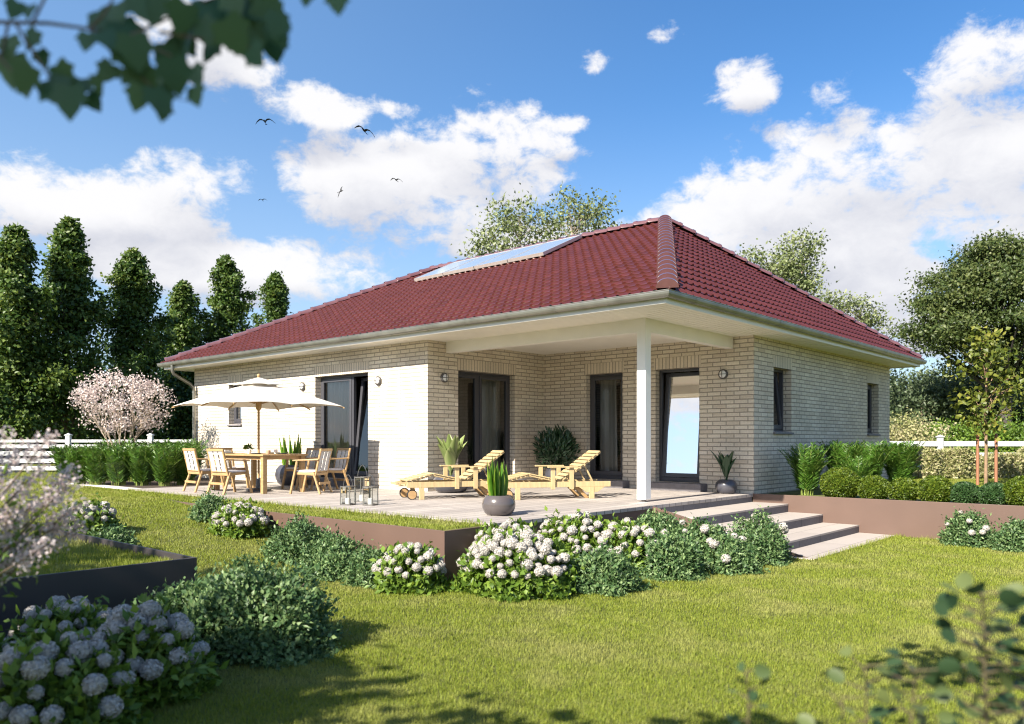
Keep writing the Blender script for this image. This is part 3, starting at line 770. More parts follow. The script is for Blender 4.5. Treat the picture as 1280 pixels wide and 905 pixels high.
def canopy(n, half, top, drop, sag, scal, hem=0.0, minr=0):
    vs = {}; V = []; F = []
    for i in range(n+1):
        for j in range(n+1):
            V.append(canopy_pt(2*i/n-1, 2*j/n-1, top, drop, half, sag, scal))
    for i in range(n):
        for j in range(n):
            F.append((i*(n+1)+j, (i+1)*(n+1)+j, (i+1)*(n+1)+j+1, i*(n+1)+j+1))
    me = bpy.data.meshes.new('canopy'); me.from_pydata(V, [], F); me.polygons.foreach_set('use_smooth', [True]*len(F)); return me
o = obj('canopy', canopy(48, 1.2, 2.205, .50, .035, .035), M['canopy'], t); s = o.modifiers.new('cloth', 'SOLIDIFY'); s.thickness = .004
o = obj('vent', canopy(24, .36, 2.29, .16, .01, .012), M['canopy'], t); s = o.modifiers.new('cloth', 'SOLIDIFY'); s.thickness = .004
mb = MB(); mb.lathe([(.018,2.24),(.02,2.275),(.012,2.285),(.028,2.30),(.034,2.325),(.026,2.35),(1e-6,2.362)], 14); obj('finial', mb, M['wood'], t, smooth=60)
for a, b in ((1,1),(1,-1),(-1,1),(-1,-1),(1,0),(-1,0),(0,1),(0,-1)):
    mb = MB(); e = Vector(canopy_pt(a*1.01, b*1.01, 2.18, .50, 1.2, .035, .0)); m_ = Vector(canopy_pt(a*.45, b*.45, 2.165, .50, 1.2, .035, 0))
    mb.bar((a*.03, b*.03, 2.15), m_, .018, .024); mb.bar(m_, e, .018, .024); mb.bar((a*.05, b*.05, 1.76), m_, .014, .02)
    obj('rib', mb, M['wood'], t)
# things on the table
def tz(x, y): return (TX+x, TY+y, 1.35)
def plate(x, y, lab, mat, r=.13):
    t = MB(); t.lathe([(r*.6,0),(r*.62,.004),(r,.016),(r*.98,.020),(r*.6,.010),(1e-6,.009)], 28)
    o = obj('plate', t, mat, smooth=40, loc=tz(x, y)); tag(o, lab, 'plate', 'plates on the dining table')
plate(-.55,-.32,'dark plate in front of the lawn side chair beside the tall plants', M['slate']); plate(.42,-.30,'dark plate in front of the lawn side chair near the umbrella pole', M['slate'])
plate(.10,.28,'dark plate on the house side of the dining table', M['slate']); plate(.78,.05,'dark plate at the right end of the dining table', M['slate'])
def cup(x, y, lab, mat, r=.04, h=.085):
    t = MB(); t.lathe([(r*.75,0),(r*.95,h*.4),(r,h),(r*.9,h),(r*.82,h*.35),(1e-6,h*.2)], 20)
    o = obj('cup', t, mat, smooth=40, loc=tz(x, y)); tag(o, lab, 'cup', 'cups on the dining table')
cup(-.28,-.05,'small white cup left of the umbrella pole', M['china']); cup(-.62,.12,'wide white bowl shaped cup at the left of the table', M['china'], .07, .07); cup(.62,-.16,'tan clay cup at the right end of the table', M['clay'], .05, .075); cup(.40,.14,'pale cup right of the umbrella pole', M['china'])

# ------------------------------------------------------------------ pots and plants
def pot(t, r, h, mat, rim=.72):
    mb = MB(); mb.lathe([(r*.66,0),(r*.84,h*.12),(r*.97,h*.35),(r,h*.55),(r*.94,h*.78),(r*rim+.012,h*.97),(r*rim,h),(r*rim-.02,h),(r*rim-.025,h*.86)], 40)
    obj('pot', mb, mat, t, smooth=50)
    mb = MB(); mb.lathe([(r*rim-.015,h*.86),(1e-6,h*.90)], 24); obj('soil', mb, M['soil'], t)
def swords(n, R0, hmin, hmax, w, spread, edge=True, tip=.75):
    """stiff upright sword leaves; rnd is high on the margins (yellow edge)"""
    Vs=[]; Fs=[]; Rs=[]; o=0
    for i in range(n):
        a = random.random()*2*PI; rr = R0*math.sqrt(random.random()); h = random.uniform(hmin, hmax); ww = w*random.uniform(.75,1.15)
        lean = spread*(rr/R0)*random.uniform(.5,1.2); f = random.random()*PI; tw = random.uniform(-.6,.6)
        base = np.array([rr*math.cos(a), rr*math.sin(a), 0]); rad = np.array([math.cos(a), math.sin(a), 0])
        K = 9
        for k in range(K):
            t_ = k/(K-1); c = base + rad*lean*t_**1.4*h + np.array([0,0,h*t_]); g = f + tw*t_
            s = np.array([math.cos(g), math.sin(g), 0]); nrm = np.array([-s[1], s[0], 0])
            wd = ww*(.55+.45*math.sin(min(1, t_*1.6)*PI/2))*(1 if t_ < tip else max(.02, (1-t_)/(1-tip)))
            for q, e in ((-1,1),(-.55,.35),(0,.1),(.55,.35),(1,1)):
                Vs.append(c + s*wd*.5*q + nrm*(wd*.18*abs(q))); Rs.append((e if edge else .25+.3*abs(q)) * random.uniform(.8,1) + (.25 if (k % 2 and abs(q) < .6 and edge) else 0))
        for k in range(K-1):
            for q in range(4):
                a0 = o+k*5+q; Fs += [(a0, a0+1, a0+6), (a0, a0+6, a0+5)]
        o += K*5
    return tri_mesh('leaves', np.array(Vs), np.array(Fs), np.clip(np.array(Rs), 0, 1), True)
p = G(612, 645, .6); t = root('potted_plant', (p.x+.0, p.y+.18, .6), 'upright striped sword plant in round grey pot at the front terrace corner', 'potted plant')
pot(t, .228, .27, M['pot_grey']); obj('sword_leaves', swords(15, .12, .36, .58, .105, .12, tip=.45), M['l_snake'], t, loc=(0,0,.235))
t = root('potted_plant', (-9.2, -.52, .6), 'striped sword plant in round dark pot behind the dining table', 'potted plant')
pot(t, .36, .46, M['pot_dark']); obj('sword_leaves', swords(22, .19, .48, .80, .10, .18, tip=.5), M['l_snake'], t, loc=(0,0,.41))
def paddles(n, hmin, hmax, L, W, spread):
    Vs=[]; Fs=[]; Rs=[]; o=0
    for i in range(n):
        a = 2*PI*i/n*2.4 + random.uniform(-.3,.3); lean = spread*random.uniform(.35,1.1); h = random.uniform(hmin, hmax); l = L*random.uniform(.8,1.15); w = W*random.uniform(.8,1.1)
        rad = np.array([math.cos(a), math.sin(a), 0]); s = np.array([-rad[1], rad[0], 0]); up = np.array([0,0,1.])
        K = 10; stem = .25; r0 = random.uniform(.15,.9)
        for k in range(K):
            t_ = k/(K-1); c = rad*(.02 + lean*h*t_**1.5) + up*h*(t_ - .12*lean*t_**3)
            u = (t_-stem)/(1-stem); wd = .012 if u < 0 else max(.012, w*math.sin(PI*min(1,max(0,u))**.8)**.8)
            d = unit((rad*lean*1.5*t_**.5 + up)[None])[0]; nrm = np.cross(s, d)
            for q in (-1,-.5,0,.5,1):
                Vs.append(c + s*wd*.5*q - nrm*(wd*.22*(abs(q)))); Rs.append(r0*.7 + .3*abs(q))
        for k in range(K-1):
            for q in range(4):
                a0 = o+k*5+q; Fs += [(a0, a0+1, a0+6), (a0, a0+6, a0+5)]
        o += K*5
    return tri_mesh('leaves', np.array(Vs), np.array(Fs), np.clip(np.array(Rs),0,1), True)
t = root('potted_plant', (-4.62, .12, .6), 'pale paddle leaved plant in a wide bowl behind the first sun lounger', 'potted plant')
pot(t, .36, .34, M['pot_dark']); obj('paddle_leaves', paddles(28, .5, .92, .6, .20, .42), M['l_paddle'], t, loc=(0,0,.28))
t = root('potted_plant', (-.42, 3.36, .6), 'small dark green plant in glossy black bowl at the top of the steps', 'potted plant')
pot(t, .205, .265, M['pot_dark'], .66); obj('leaf_rosette', paddles(17, .38, .66, .4, .15, .42), M['l_fig'], t, loc=(0,0,.22))
def shell_leaves(n, c, rad, L, W, inner=.72, zmin=-1, up=.25, flat=(1,1,1)):
    d = rdir(n); d = d[d[:, 2] > zmin]; n = len(d)
    rr = (inner + (1-inner)*rng.random(n)**.6)*(1+.07*np.sin(d[:,0]*7+c[0]*3)*np.cos(d[:,1]*6+d[:,2]*5+c[1]))
    P = np.array(c) + d*rr[:, None]*np.array(rad)
    D = unit(d*.8 + rdir(n)*.75 + np.array([0,0,up])); N = unit(d + rdir(n)*.5)
    return leaf_geo(P, D, N, L*(.7+.6*rng.random(n)), W*(.7+.6*rng.random(n)))
t = root('potted_plant', (-4.30, 3.02, .6), 'dark ball shaped shrub in a dark pot in the porch corner', 'potted plant')
pot(t, .25, .42, M['pot_dark']); obj('shrub_foliage', tri_mesh('leaves', *shell_leaves(2300, (0,0,.80), (.46,.46,.46), .13, .036, .22, up=.9)), M['l_fig'], t)
mb = MB()
for i in range(7): a = i*.9; mb.tube([(0.02*math.cos(a),.02*math.sin(a),.36),(.1*math.cos(a),.1*math.sin(a),.6),(.22*math.cos(a),.22*math.sin(a),.95)], [.012,.009,.004], 5)
obj('stem', mb, M['bark_dark'], t)
t = root('potted_plant', tz(-.78, .22), 'tiny green herb in a white pot on the left of the table', 'potted plant')
mb = MB(); mb.lathe([(.04,0),(.055,.07),(.05,.07),(.04,.055)], 18); obj('pot', mb, M['china'], t, smooth=40)
obj('herb_leaves', tri_mesh('leaves', *shell_leaves(240, (0,0,.10), (.085,.085,.07), .05, .025, .2, -.3)), M['l_hyd'], t)

# ------------------------------------------------------------------ sun loungers
def make_lounger():
    t = root('sun_lounger', (0,0,.6), 'x', 'sun lounger')
    W2 = .325; top = .30; lo = .205
    mb = MB()
    for s in (-1, 1): mb.bar((0, s*W2, (top+lo)/2), (1.95, s*W2, (top+lo)/2), .032, top-lo)
    for x in (.04, .62, 1.08, 1.60, 1.90): mb.bar((x, -W2+.017, .245), (x, W2-.017, .245), .05, .03)
    obj('frame', mb, M['wood2'], t, bevel=.004)
    for s in (-1, 1):
        mb = MB(); mb.bar((.26, s*(W2-.002), 0), (.26, s*(W2-.002), .2045), .085, .05, (0,1,0)); obj('leg', mb, M['wood2'], t, bevel=.004)
        mb = MB(); mb.bar((1.60, s*(W2-.002), 0), (1.60, s*(W2-.002), .2045), .09, .05, (0,1,0)); mb.prism([(1.36,s*W2-.018,.204),(1.84,s*W2-.018,.204),(1.70,s*W2-.018,.11),(1.50,s*W2-.018,.11)], (0,.036,0)); obj('leg', mb, M['wood2'], t, bevel=.004)
        mb = MB(); ML = Matrix.Translation((.10, s*(W2-.045), .085)) @ Matrix.Rotation(R(90), 4, 'X')
        mb.lathe([(1e-6,-.022),(.074,-.022),(.074,.022),(1e-6,.022)], 24, ML); w = obj('wheel', mb, M['wood'], t, smooth=30)
        mb = MB(); mb.lathe([(.0745,-.02),(.088,-.018),(.088,.018),(.0745,.02)], 24, ML); obj('tyre', mb, M['rubber'], w, smooth=30)
        mb = MB(); mb.bar((.78, s*(W2+.05), .555), (1.32, s*(W2+.05), .555), .075, .022); a = obj('armrest', mb, M['wood2'], t, bevel=.004)
        for xp in (.88, 1.22): mb = MB(); mb.bar((xp, s*(W2+.035), .17), (xp, s*(W2+.035), .543), .075, .03, (0,1,0)); obj('arm_post', mb, M['wood2'], a, bevel=.004)
    mb = MB(); mb.tube([(.10,-.30,.085),(.10,.30,.085)], .012, 8); obj('axle', mb, M['wood'], t)
    # slatted bed: foot half rising to the knee, thigh half falling to the hip
    mb = MB()
    def slats(p0, p1, n, thick=.016):
        p0 = Vector(p0); p1 = Vector(p1); d = (p1-p0); st = d/n
        for s in (-.25, .25): mb.bar(p0+Vector((0,s,-.022)), p1+Vector((0,s,-.022)), .028, .03)
        nn = Vector((-d.z, 0, d.x)).normalized()
        for i in range(n):
            c = p0 + st*(i+.5)
            a = d.normalized()*(st.length*.34)
            q = [c-a-Vector((0,.285,0)), c+a-Vector((0,.285,0)), c+a+Vector((0,.285,0)), c-a+Vector((0,.285,0))]
            mb.add([v for v in q]+[v+nn*thick for v in q], [(3,2,1,0),(4,5,6,7),(0,1,5,4),(1,2,6,5),(2,3,7,6),(3,0,4,7)])
    slats((0.0,0,.31), (.47,0,.435), 6); slats((.48,0,.435), (1.05,0,.315), 7); obj('bed_slats', mb, M['wood2'], t)
    mb = MB(); slats((1.08,0,.315), (1.79,0,.83), 9); b = obj('backrest', mb, M['wood2'], t)
    mb = MB()
    for s in (-.2, .2): mb.bar((1.50,s,.60), (1.66,s,.30), .02, .025)
    obj('backrest_prop', mb, M['wood2'], b)
    for s in (-1, 1): mb = MB(); mb.bar((1.34, s*.24, .22), (1.55, s*.24, .0), .03, .06); obj('brace', mb, M['wood'], t, bevel=.003)
    mb = MB()
    mb.bar((0.02,-.2,.29),(-.15,-.2,.27),.03,.03); mb.bar((0.02,.2,.29),(-.15,.2,.27),.03,.03); mb.bar((-.145,-.22,.27),(-.145,.22,.27),.035,.035)
    obj('pull_handle', mb, M['wood2'], t)
    return t
lg = make_lounger()
dirx = Vector((RT.x, RT.y, 0))
def at_cam(lat, d): q = CAM + RT*lat + FW*d; return (q.x, q.y, .6)
ang = math.atan2(RT.y, RT.x)
def foot(lat, d, th):
    q = Vector(at_cam(lat, d)); o_ = Matrix.Rotation(ang+th, 3, 'Z') @ Vector((.26, -.34, 0)); return q - o_
lg.location = foot(.10, 13.43, R(15)); lg.rotation_euler = (0,0,ang+R(15)); lg['label'] = 'slatted wooden sun lounger on the right, in front of the middle porch door'; lg['group'] = 'slatted wooden sun loungers on the terrace'
dup(lg, foot(-1.54, 13.5, R(21)), ang+R(21), 'slatted wooden sun lounger on the left, beside the sunlit wall corner', 'slatted wooden sun loungers on the terrace')
# lanterns
def lantern(px, py, w, h, lab):
    p = G(px, py, .6); t = root('lantern', (p.x, p.y, .6), lab, 'lantern', 'candle lanterns on the terrace edge', R(20))
    a = w/2; b = MB(); r_ = .0065
    for sx in (-1,1):
        for sy in (-1,1): b.bar((sx*a,sy*a,0),(sx*a,sy*a,h), r_*2, r_*2)
    for z in (.012, h-.012):
        for s in (-1,1): b.bar((-a,s*a,z),(a,s*a,z), .013,.016); b.bar((s*a,-a,z),(s*a,a,z), .013,.016)
    b.box((-a,-a,0),(a,a,.012))
    obj('frame', b, M['steel'], t)
    g = MB(); e = a-.004
    for p4 in (((-e,-e),(e,-e)),((e,-e),(e,e)),((e,e),(-e,e)),((-e,e),(-e,-e))): g.add([(*p4[0],.02),(*p4[1],.02),(*p4[1],h-.02),(*p4[0],h-.02)], [(0,1,2,3)])
    obj('glass', g, M['thin_glass'], t)
    hd = MB(); hd.tube([(a*math.copysign(abs(math.cos(q))**1.5, math.cos(q)), 0, h+w*1.05*math.sin(q)) for q in np.linspace(0, PI, 15)], .0045, 6); obj('handle', hd, M['steel'], t, smooth=True)
    c = MB(); c.lathe([(a*.5,.013),(a*.52,.07+.1*h),(a*.45,.075+.1*h),(1e-6,.072+.1*h)], 18); c.tube([(0,0,.07+.1*h),(0,0,.09+.1*h)], .003, 5); obj('candle', c, M['candle'], t, smooth=40)
lantern(435, 631, .165, .30, 'short steel lantern on the left of the three at the terrace edge')
lantern(453, 627.5, .18, .42, 'tall steel lantern standing behind the two short ones')
lantern(463, 631.5, .165, .30, 'short steel lantern on the right of the three at the terrace edge')

# ------------------------------------------------------------------ birds
def bird(px, py, d, span, bank, yaw, flap, lab):
    p = ray(px, py, d); t = MB(); n = 9
    bod = [(-.22,.0),(-.16,.022),(-.05,.045),(.06,.048),(.15,.032),(.20,.026),(.235,.012),(.255,.003)]
    t.tube([(x,0,0) for x,_ in bod], [max(r_,.002) for _,r_ in bod], 8)
    t.add([(-.2,.0,.004),(-.36,.07,.0),(-.36,-.07,.0)], [(0,1,2)]); t.add([(-.2,.0,-.004),(-.36,.07,-.002),(-.36,-.07,-.002)], [(0,2,1)])
    for s in (-1,1):
        L = [(.02,.0),(.25,.10*flap),(.5,.10*flap),(.75,.04*flap),(1.0,-.06*flap)]; ch = [.17,.16,.14,.10,.02]; sw = [0,.03,.05,-.02,-.12]
        vs = []
        for (y,z),c,x in zip(L,ch,sw):
            vs += [(x+c*.5, s*y*.62, z), (x-c*.5, s*y*.62, z-.01), (x, s*y*.62, z+.018)]
        m = len(L)
        for k in range(m-1):
            a = k*3; 
        t.add(vs, [(k*3, k*3+3, k*3+5, k*3+2) for k in range(m-1)] + [(k*3+2, k*3+5, k*3+4, k*3+1) for k in range(m-1)] + [(k*3+1, k*3+4, k*3+3, k*3) for k in range(m-1)])
    o = obj('bird', t, M['bird'], smooth=True, loc=p)
    o.rotation_euler = (R(bank), R(-8), R(yaw)); k = span/1.24; o.scale = (k,k,k)
    tag(o, lab, 'bird', 'dark birds flying left of the roof')
bird(331,152,30,.75,  4, -46, 1.3, 'small dark bird gliding highest, furthest left below the maple leaves')
bird(455,163,26,.86, -28, -62, .9, 'largest dark bird, banking with wings stretched, right of the highest one')
bird(426,239,30,.62, 58, 10, 1.0, 'dark bird flying on its side in front of the big cloud')
bird(495,225,32,.60, -14, -70, 1.0, 'dark bird gliding nearest to the roof')
bird(328,250,38,.46, 2, -50, 1.1, 'tiny dark bird flying lowest, just above the far trees')
M['petal_plume'] = leafmat('plume_blossom', [(.34,.26,.25),(.50,.43,.43),(.62,.57,.58)], .35, .8, .2)
# ------------------------------------------------------------------ bushes
def dome(n, rx, ry, h, L, W, inner=.5, lump=.10, ph=0.0, up=.35):
    d = rdir(n); d[:, 2] = np.abs(d[:, 2])*1.15-.15; d = unit(d)
    rr = inner + (1-inner)*rng.random(n)**.55
    lump = lump*1.5
    rr *= 1 + lump*np.sin(d[:,0]*5.1+ph)*np.cos(d[:,1]*4.3+ph*2) + lump*.7*np.sin(d[:,0]*11+d[:,2]*9+ph*3) + rng.normal(size=n)*.035
    P = d*rr[:, None]*np.array([rx, ry, h])*.93; P[:, 2] = np.maximum(P[:, 2], .015)
    D = unit(d*.6 + rdir(n)*.8 + np.array([0,0,up])); N = unit(d + rdir(n)*.6 + np.array([0,0,.3]))
    spr = rng.random(n) < .10; P = P + np.where(spr, rng.random(n)*.12, 0)[:, None]*unit(d+np.array([0,0,.5]))
    return leaf_geo(P, D, N, L*(.65+.7*rng.random(n)), W*(.65+.7*rng.random(n)))
def flower_mesh(k):
    n = 460; d = rdir(n)*(.90+.13*rng.random(n))[:, None]
    P = d*.062; D = unit(rdir(n)*.9 + d*.25); S = unit(np.cross(D, d)); s = .0085
    V = np.stack([P-D*s, P-S*s+d*.004, P+D*s, P+S*s+d*.004], 1).reshape(-1, 3)
    b = (np.arange(n)*4)[:, None]; F = np.concatenate([b+np.array([[0,1,2]]), b+np.array([[0,2,3]])], 1).reshape(-1, 3)
    c = bpy.data.meshes.new('core'); bm = bmesh.new(); bmesh.ops.create_icosphere(bm, subdivisions=2, radius=.055)
    cv = np.array([v.co[:] for v in bm.verts]); cf = np.array([[v.index for v in f.verts] for f in bm.faces]); bm.free()
    V, F, r_ = join_geo([(V, F, np.repeat(rng.random(n), 4)), (cv, cf, np.full(len(cv), .55))])
    me = tri_mesh('flower_head', V, F, r_); me.materials.append(M['petal_white']); return me
FM = [flower_mesh(i) for i in range(3)]
STEM = bpy.data.meshes.new('stem')
def bush(name, loc, rx, ry, h, n, L, W, mat, label, cat, flowers=0, ph=0.0, group=None, inner=.5, fsize=1.0, low=.45, side=None):
    t = root(name, loc, label, cat, group)
    o = obj('foliage', tri_mesh('foliage', *dome(n, rx, ry, h, L, W, inner, .10, ph)), mat, t)
    mb = MB()
    for i in range(9):
        a = i*2.4+ph; q = .55*random.uniform(.4,1)
        mb.tube([(rx*.1*math.cos(a), ry*.1*math.sin(a), -.05), (rx*q*.6*math.cos(a), ry*q*.6*math.sin(a), h*.4), (rx*q*math.cos(a), ry*q*math.sin(a), h*.75)], [.010,.008,.004], 5)
    obj('stem', mb, M['bark'], t)
    k = 0; tries = 0; pts = []
    while k < flowers and tries < flowers*60:
        tries += 1
        a = random.random()*2*PI; e = math.asin(low + (1-low)*random.random())
        d = Vector((math.cos(a)*math.cos(e), math.sin(a)*math.cos(e), math.sin(e)))
        if side is not None and d.dot(side) < -.35: continue
        p = Vector((d.x*rx, d.y*ry, d.z*h))*random.uniform(.97, 1.10); p.z = max(p.z, .12)
        if any((p-q).length < .098*fsize for q in pts): continue
        pts.append(p); k += 1
        f = bpy.data.objects.new('flower_head', FM[k % 3]); link(f, t); f.location = p
        f.rotation_euler = (random.uniform(-.3,.3), random.uniform(-.3,.3), random.random()*6); s = fsize*random.uniform(.5, 1.04); f.scale = (s, s, s*.92)
    return t
def gz(x, y): return float(terr(np.array(x), np.array(y)))
def lawn_bush(kind, x, y, rx, ry, h, label, flowers=0, dens=1.0, z=None, fs=1.0, **kw):
    zz = gz(x, y) if z is None else z
    if kind == 'h': return bush('flowering_bush', (x, y, zz), rx, ry, h, int(5200*dens*rx*ry/.16), .075, .046, M['l_hyd'], label, 'flowering bush', flowers, x*3.1+y, 'white ball flowered bushes', fsize=fs, **kw)
    return bush('green_bush', (x, y, zz), rx, ry, h, int(7000*dens*rx*ry/.16), .046, .026, M['l_bush'], label, 'bush', flowers, x*2.3+y, 'small leaved green bushes', fsize=fs, **kw)
NS = Vector((.5,-.85,.1))
E_ = [('g',-4.80,-4.74,.34,.28,.38,'small green bush at the far left end of the front retaining wall',0),
 ('h',-3.80,-4.82,.46,.34,.38,'white flowered bush furthest left along the front retaining wall',40),
 ('g',-2.15,-4.92,.48,.40,.49,'green bush on the left of the pair covering the brown front wall',0),
 ('g',-1.22,-5.02,.46,.40,.45,'green bush on the right of the pair covering the brown front wall',0),
 ('g',-.50,-5.06,.32,.30,.38,'low green bush hugging the left side of the wall corner',0),
 ('h',.06,-4.98,.42,.36,.44,'white flowered bush directly below the brown wall corner',34),
 ('h',.98,-4.30,.64,.54,.58,'largest white flowered bush, out on the lawn before the dark wall',80),
 ('h',.42,-3.78,.54,.42,.60,'white flowered bush against the dark wall behind the largest one',46),
 ('h',.62,-2.75,.70,.50,.62,'white flowered bush against the dark wall under the porch post side',60),
 ('g',1.62,-3.62,.46,.40,.42,'low green bush between the largest flowering bush and the steps',0),
 ('h',1.18,-2.50,.50,.44,.58,'white flowered bush at the right end of the flowering row',34),
 ('g',1.75,-2.42,.44,.40,.52,'green bush in front of the right end of the flowering row',0),
 ('g',.75,-1.05,.60,.50,.58,'green bush beside the brown cheek of the steps',0),
 ('g',1.55,-1.35,.56,.48,.54,'green bush with a few white blooms beside the steps',9),
 ('g',2.12,-1.60,.34,.34,.42,'low round green bush on the lawn right of the flowering row',3),
 ('g',2.02,-.62,.44,.42,.62,'round green bush nearest the bottom step',4),
 ('g',3.72,3.12,.40,.36,.50,'green bush with white blooms below the right brown wall',7),
 ('g',4.42,2.92,.36,.36,.44,'green bush at the right picture edge below the brown wall',0)]
for k_, x, y, rx, ry, h, lab, nf in E_:
    lawn_bush(k_, x, y, rx, ry, h, lab, nf, side=NS, low=.42)
# front left group, shaded by the maple
lawn_bush('g', 1.10, -7.38, .62, .58, .67, 'big green bush in the left foreground, right one of the pair by the planter', 0, 1.0)
lawn_bush('g', .62, -7.62, .54, .50, .50, 'big green bush in the left foreground, left one against the planter corner', 0, 1.0)
lawn_bush('h', 1.50, -8.45, .38, .36, .50, 'white flowered bush in the left foreground beside the big green pair', 40, 1.0, low=.4, fs=1.05)
lawn_bush('h', 1.90, -9.10, .40, .38, .50, 'nearest white flowered bush at the bottom left picture corner', 40, 1.0, low=.4, fs=1.05)
lawn_bush('h', .70, -8.62, .38, .36, .46, 'white flowered bush right below the dark planter wall', 30, 1.0, low=.45, fs=1.05)
lawn_bush('g', 1.15, -8.95, .34, .32, .40, 'green bush between the flowered bushes in the left foreground', 0, .9)
lawn_bush('h', .75, -9.30, .36, .34, .44, 'white flowered bush at the left picture edge below the planter', 16, 1.0, low=.45, fs=1.05)
# behind the planter
lawn_bush('h', -4.6, -6.55, .36, .34, .38, 'white flowered bush standing behind the planter at the left edge', 22, .9)
lawn_bush('g', -3.3, -6.75, .34, .30, .34, 'low green bush just behind the far planter rim', 0, .8)
lawn_bush('g', -1.75, -6.98, .22, .16, .30, 'sprig of green leaves showing over the planter rim', 0, .8)
lawn_bush('g', -1.0, -7.05, .16, .12, .44, 'thin green sprig beside the planter corner', 0, .7)

# ------------------------------------------------------------------ clipped box balls behind the right wall
for i, (px, r_, dy, k) in enumerate([(1050,.315,0,0),(1092,.24,.0,0),(1129,.225,.0,0),(1169,.255,0,0),(1206,.205,.0,1),(1242,.205,.0,1),(1281,.275,0,0)]):
    lab = ['largest clipped box ball, at the left end of the row by the fern like plants', 'second clipped box ball from the left on the brown wall', 'small clipped box ball in the middle of the row',
           'clipped box ball left of the low dark pair', 'low dark green box ball below the young tree, left of two', 'low dark green box ball below the young tree, right of two', 'clipped box ball at the right picture edge'][i]
    dirv = RT*((px-640)/FPX)+FW; s = (4.02+dy-CAM.y)/dirv.y; p = CAM + dirv*s
    t = root('box_ball', (p.x, p.y, .57), lab, 'box ball', 'clipped box balls along the right wall')
    zc = r_*.80
    V_, F_, r2 = shell_leaves(int(16000*r_*r_/.1), (0,0,zc), (r_*1.04,r_,zc*1.10), .038, .024, .80, -.95, .15)
    obj('foliage', tri_mesh('foliage', V_, F_, r2), M['l_box_dark'] if k else M['l_box'], t)
    mb = MB(); mb.tube([(0,0,-.05),(0,0,zc)], .02, 6)
    mb.ball((0,0,zc), r_*.74, 14, 10); obj('stem', mb, M['bark_dark'], t)

# ------------------------------------------------------------------ arching palm like plants
def palm_mesh(nf, H, spread, leaflet):
    parts = []; tube = MB()
    for i in range(nf):
        a = i*2.399 + random.uniform(-.3,.3); hh = H*random.uniform(.55,1.0); lean = spread*random.uniform(.3,1.1)
        K = 26; ts = np.linspace(.0, 1, K); rad = np.array([math.cos(a), math.sin(a), 0])
        cen = rad[None]*(.05*random.random()+.04 + lean*ts**1.9)[:, None] + np.array([0,0,1.])[None]*(hh*(ts*1.12 - .32*lean/H*ts**2.6))[:, None]
        cen[:, :2] += np.array([random.uniform(-.08,.08), random.uniform(-.08,.08)])
        T_ = unit(np.gradient(cen, axis=0)); side = unit(np.cross(T_, np.array([0,0,1.])+rad*.3)); nr = np.cross(side, T_)
        k = ts > .10
        for s in (-1, 1):
            P = cen[k]; tt = ts[k]; n = len(P)
            D = unit(T_[k]*.75 + side[k]*s*.85 + nr[k]*.25 + rng.normal(size=(n,3))*.12 - np.array([0,0,.12]))
            L = leaflet*(.55+.6*np.sin(PI*np.clip(tt,0,1)**.8))*(.85+.3*rng.random(n))
            parts.append(leaf_geo(P, D, nr[k]+rng.normal(size=(n,3))*.3, L, np.full(n, .026)*(.8+.5*rng.random(n)), .1, np.clip(rng.normal(.35+.3*random.random(), .2, n), 0, 1)))
        tube.tube([tuple(c) for c in cen[::5]], [.007,.006,.005,.004,.003,.002][:len(cen[::5])], 4, False)
    return tri_mesh('fronds', *join_geo(parts)), tube
palms = []
M['palm_stem'] = pmat('palm_stem', (.22,.28,.06), .5)
def palm(x, y, s, rz, lab, grp, proto=None, sq=1.0):
    if proto is None:
        t = root('fern_palm', (x, y, .57), lab, 'palm plant', grp, rz); me, tb = palm_mesh(64, 1.0, .40, .19)
        obj('fronds', me, M['l_palm'], t); obj('stem', tb, M['palm_stem'], t); t.scale = (s, s, s*sq); palms.append(t)
    else: t = dup(proto, (x, y, .57), rz, lab, grp, (s, s, s*sq))
    return t
gp = 'feathery green plants beside the house wall'
palm(.72, 4.42, .93, 0, 'feathery green plant at the house corner, next to the steps', gp)
palm(.80, 6.2, 1.0, 1.3, 'feathery green plant behind the largest box ball', gp)
palm(.95, 7.4, .98, 2.6, 'feathery green plant between the side windows', gp, palms[0])
palm(1.35, 8.1, 1.0, 4.0, 'feathery green plant furthest right by the house wall', gp, palms[1])
palm(1.35, 5.3, .68, 0.6, 'low feathery green plant in front of the side wall window', gp, palms[0])
gp = 'feathery green hedge plants left of the terrace'
for i, (px, py, s) in enumerate([(100,605,.98),(122,605.5,1.0),(150,606,1.02),(178,606,1.0),(205,606.5,1.0),(228,605,1.05),(137,600,1.12),(192,600,1.1),(236,600,1.12),(85,600,1.0),(168,601,1.12),(214,601,1.12)]):
    p = G(px, py, .6)
    lab = ['second feathery plant from the left end of the green hedge', 'third feathery plant along the front of the left hedge', 'feathery plant in the front row below the pink blossom tree', 'feathery plant at the front middle of the left hedge',
           'feathery plant at the front of the left hedge, beside the garden chairs', 'feathery plant at the right end of the left hedge next to the chairs', 'back row feathery plant under the left half of the blossom tree', 'back row feathery plant right of the blossom trunk',
           'back row feathery plant by the white downpipe', 'outermost feathery plant at the left end, against the white fence', 'back row feathery plant directly behind the blossom trunk', 'back row feathery plant between the blossom tree and the downpipe'][i]
    palm(p.x, p.y, s*.95, i*1.7, lab, gp, palms[i % 2], .95)

